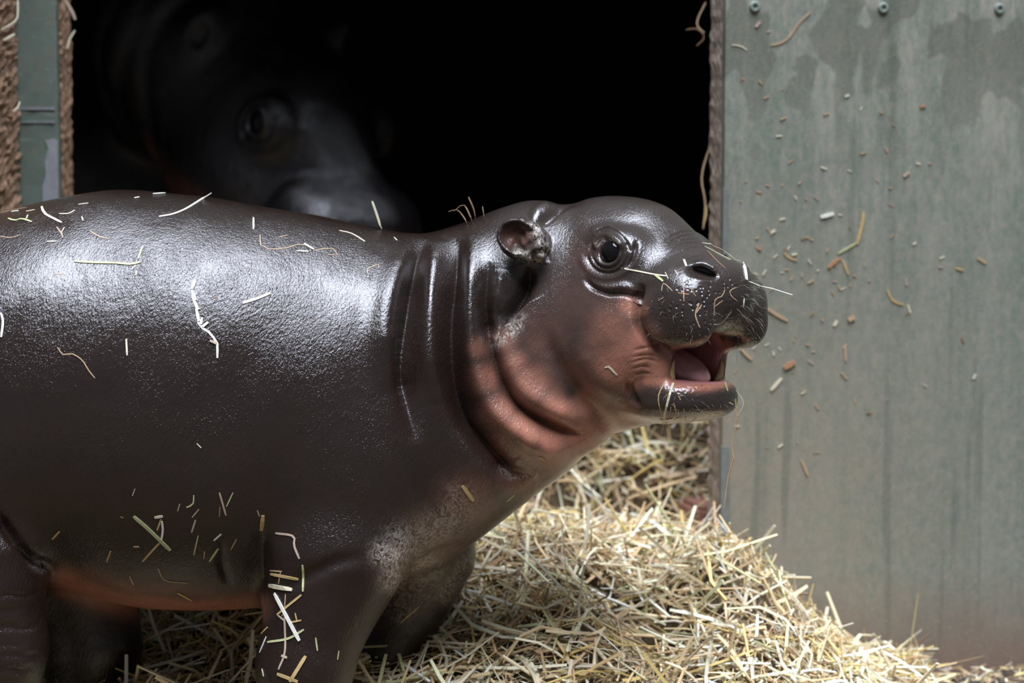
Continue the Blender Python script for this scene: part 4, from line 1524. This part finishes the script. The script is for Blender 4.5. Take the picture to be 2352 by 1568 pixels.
on_calf([(1690, 895), (1708, 926), (1688, 965)], 3.2, 'cream', 'pale side shoot hanging straight below the calf\'s chin', None)
on_calf([(1688, 915), (1692, 964), (1682, 1024), (1686, 1049), (1673, 1092), (1663, 1166)], 4, 'gold', 'long golden brown stem dangling from the calf\'s chin', None)
on_calf([(1659, 859), (1671, 898)], 4, 'green', 'greenish stem lying over the calf\'s lower lip beside the far tusk', None)
on_calf([(1616, 786), (1606, 816), (1594, 851)], 2.2, 'tan', 'thin tan stem across the opening of the calf\'s mouth', None)
G5, L5 = 'straw crumbs on the calf\'s chin', '%s crumb of straw stuck to the calf\'s dark chin'
rr = random.Random(21)
for _ in range(14):
    a, b, an, L = rr.uniform(1530, 1685), rr.uniform(897, 960), rr.uniform(0, 3.14), rr.uniform(5, 12)
    on_calf([(a, b), (a + L * math.cos(an), b + L * math.sin(an))], rr.uniform(1.6, 3.2), rr.choice(['cream', 'tan', 'gold', 'brown']), L5, G5)

# straw on the green board
def on_board(pts, w, col, label, group):
    q = resample(pts, 12)
    p3 = []
    for a, b in q:
        dirv = pw(a, b, 1.0) - CAMP
        t = ((np.array([PX0, PY0, 0]) - CAMP) @ nvec) / (dirv @ nvec)
        p3.append(CAMP + dirv * t - nvec * (w * S * 0.25 + 0.0003))
    if min(p[2] for p in p3) < 0.005: return
    if '%s' in label:
        a, b = pts[0]
        where = 'below the screws' if b < 240 else 'above the calf\'s head' if b < 450 else 'below the calf\'s jaw' if b > 960 else 'beside the calf\'s muzzle' if a < 1900 else 'far from the calf'
        label = label % (look(pts, w, col), where)
    return tag(ribbon('straw_stalk', p3, [-nvec] * len(p3), w * S * 1.12, STRAW[col], 0.35), label, 'straw', group)


on_board([(1861, 28), (1833, 55), (1815, 82), (1795, 98), (1770, 104)], 4, 'tan', 'long curved brownish stem stuck high on the green board', None)
on_board([(1982, 487), (1980, 510), (1968, 560)], 7, 'gold', 'upright golden stalk stuck in the middle of the green board', None)
on_board([(1966, 558), (1945, 570), (1925, 582)], 5, 'green', 'greenish stalk slanting down from the golden one on the green board', None)
on_board([(1930, 592), (1915, 602), (1902, 615)], 8, 'orange', 'orange brown shred on the green board beside the golden stalk', None)
on_board([(1884, 498), (1914, 490)], 9, 'white', 'broad white chip of straw on the green board', None)
on_board([(1750, 700), (1780, 720), (1808, 736)], 7, 'tan', 'tan stalk on the green board level with the calf\'s upper lip', None)
on_board([(2037, 665), (2050, 690), (2075, 700)], 4, 'gold', 'golden bent stem on the green board far from the calf', None)
on_board([(1770, 896), (1795, 868)], 7, 'cream', 'cream chip slanting upward on the green board beside the calf\'s jaw', None)
on_board([(1840, 1055), (1855, 1092)], 5, 'tan', 'lone tan stalk low on the green board above the straw heap', None)
LB, GB = '%s straw fleck on the green board, %s', 'straw flecks on the green board'
for p_, w_, c_ in (([(1735, 62), (1745, 50)], 8, 'pink'), ([(1680, 103), (1700, 105), (1715, 115)], 3, 'cream'), ([(1940, 222), (1950, 218)], 6, 'cream'), ([(2112, 245), (2125, 243)], 7, 'orange'), ([(1885, 383), (1898, 388)], 5, 'cream'),
                   ([(2075, 405), (2088, 395)], 8, 'pink'), ([(1800, 580), (1812, 592), (1830, 598)], 4, 'gold'), ([(1935, 597), (1948, 630)], 5, 'gold'), ([(2195, 615), (2212, 620)], 6, 'gold'), ([(2245, 592), (2264, 604)], 6, 'gold'),
                   ([(1770, 535), (1780, 528)], 7, 'cream'), ([(1740, 570), (1748, 572)], 8, 'orange'), ([(1855, 650), (1868, 643)], 6, 'tan'), ([(1818, 585), (1830, 582)], 6, 'cream'), ([(2080, 640), (2082, 655)], 5, 'pink'), ([(2085, 700), (2090, 718)], 5, 'cream'),
                   ([(1915, 748), (1922, 736)], 8, 'cream'), ([(1948, 735), (1962, 728)], 12, 'tan'), ([(1940, 790), (1942, 830)], 5, 'tan'), ([(1932, 855), (1945, 870)], 5, 'tan'), ([(2235, 870), (2240, 858)], 6, 'cream'), ([(1800, 845), (1825, 830)], 12, 'orange'), ([(1700, 800), (1725, 825)], 7, 'tan')):
    on_board(p_, w_, c_, LB, GB)
rr = random.Random(33)
for _ in range(110):
    a = 1680 + abs(rr.gauss(0, 230))
    b = rr.gauss(640, 210)
    if a > 2340 or b < 30 or b > 1180: continue
    L, an = rr.uniform(5, 15), rr.uniform(0, math.pi)
    on_board([(a, b), (a + L * math.cos(an), b + L * math.sin(an))], rr.uniform(2.5, 5), rr.choice(['cream', 'tan', 'tan', 'tan', 'pink', 'brown', 'cream']), LB, GB)

# straw caught on the two sides of the doorway
def at_depth(pts, d, w, col, label, group=None):
    q = resample(pts, 10)
    p3 = [pw(a, b, d) for a, b in q]
    return tag(ribbon('straw_stalk', p3, [-FWD] * len(p3), w * S * d / 3, STRAW[col], 0.4), label, 'straw', group)


LD, GD = 'loose strand of straw caught on the rough edge of the green board', 'strands caught on the board edge'
for p_, w_, c_ in (([(1621, 5), (1604, 40), (1602, 60), (1618, 75)], 4, 'tan'), ([(1576, 68), (1600, 66), (1618, 85), (1600, 105)], 2.5, 'brown'), ([(1627, 345), (1614, 390), (1612, 420), (1618, 450), (1620, 480), (1615, 525)], 4, 'tan'), ([(1621, 470), (1622, 490), (1616, 515)], 5, 'gold')):
    at_depth(p_, 3.352, w_, c_, LD, GD)
LD2, GD2 = 'loose strand of straw hanging by the green jamb next to the timber post', 'strands hanging by the jamb'
for p_, w_, c_ in (([(41, 0), (41, 30), (35, 48), (0, 70)], 4, 'cream'), ([(8, 92), (34, 78)], 6, 'cream'), ([(150, 0), (165, 25), (173, 45)], 6, 'pink'), ([(172, 70), (160, 90), (155, 112)], 4, 'cream'), ([(30, 255), (42, 245), (46, 233)], 4, 'cream')):
    at_depth(p_, 3.27 if p_[0][0] < 60 else 3.40, w_, c_, LD2, GD2)

# a reddish block at the foot of the board's edge
bq = pw(1628, 1195, 3.50)
bl = box('wooden_block', (bq[0], bq[1], 0.095), (0.030, 0.05, 0.095), plain('reddish_block_wood', (0.30, 0.14, 0.10), 0.8, 60, 0.3), None, 0.25, 0.006)
tag(bl, 'reddish brown block standing at the foot of the doorway edge in the straw', 'block')
print('done', round(time.time() - T0, 1))
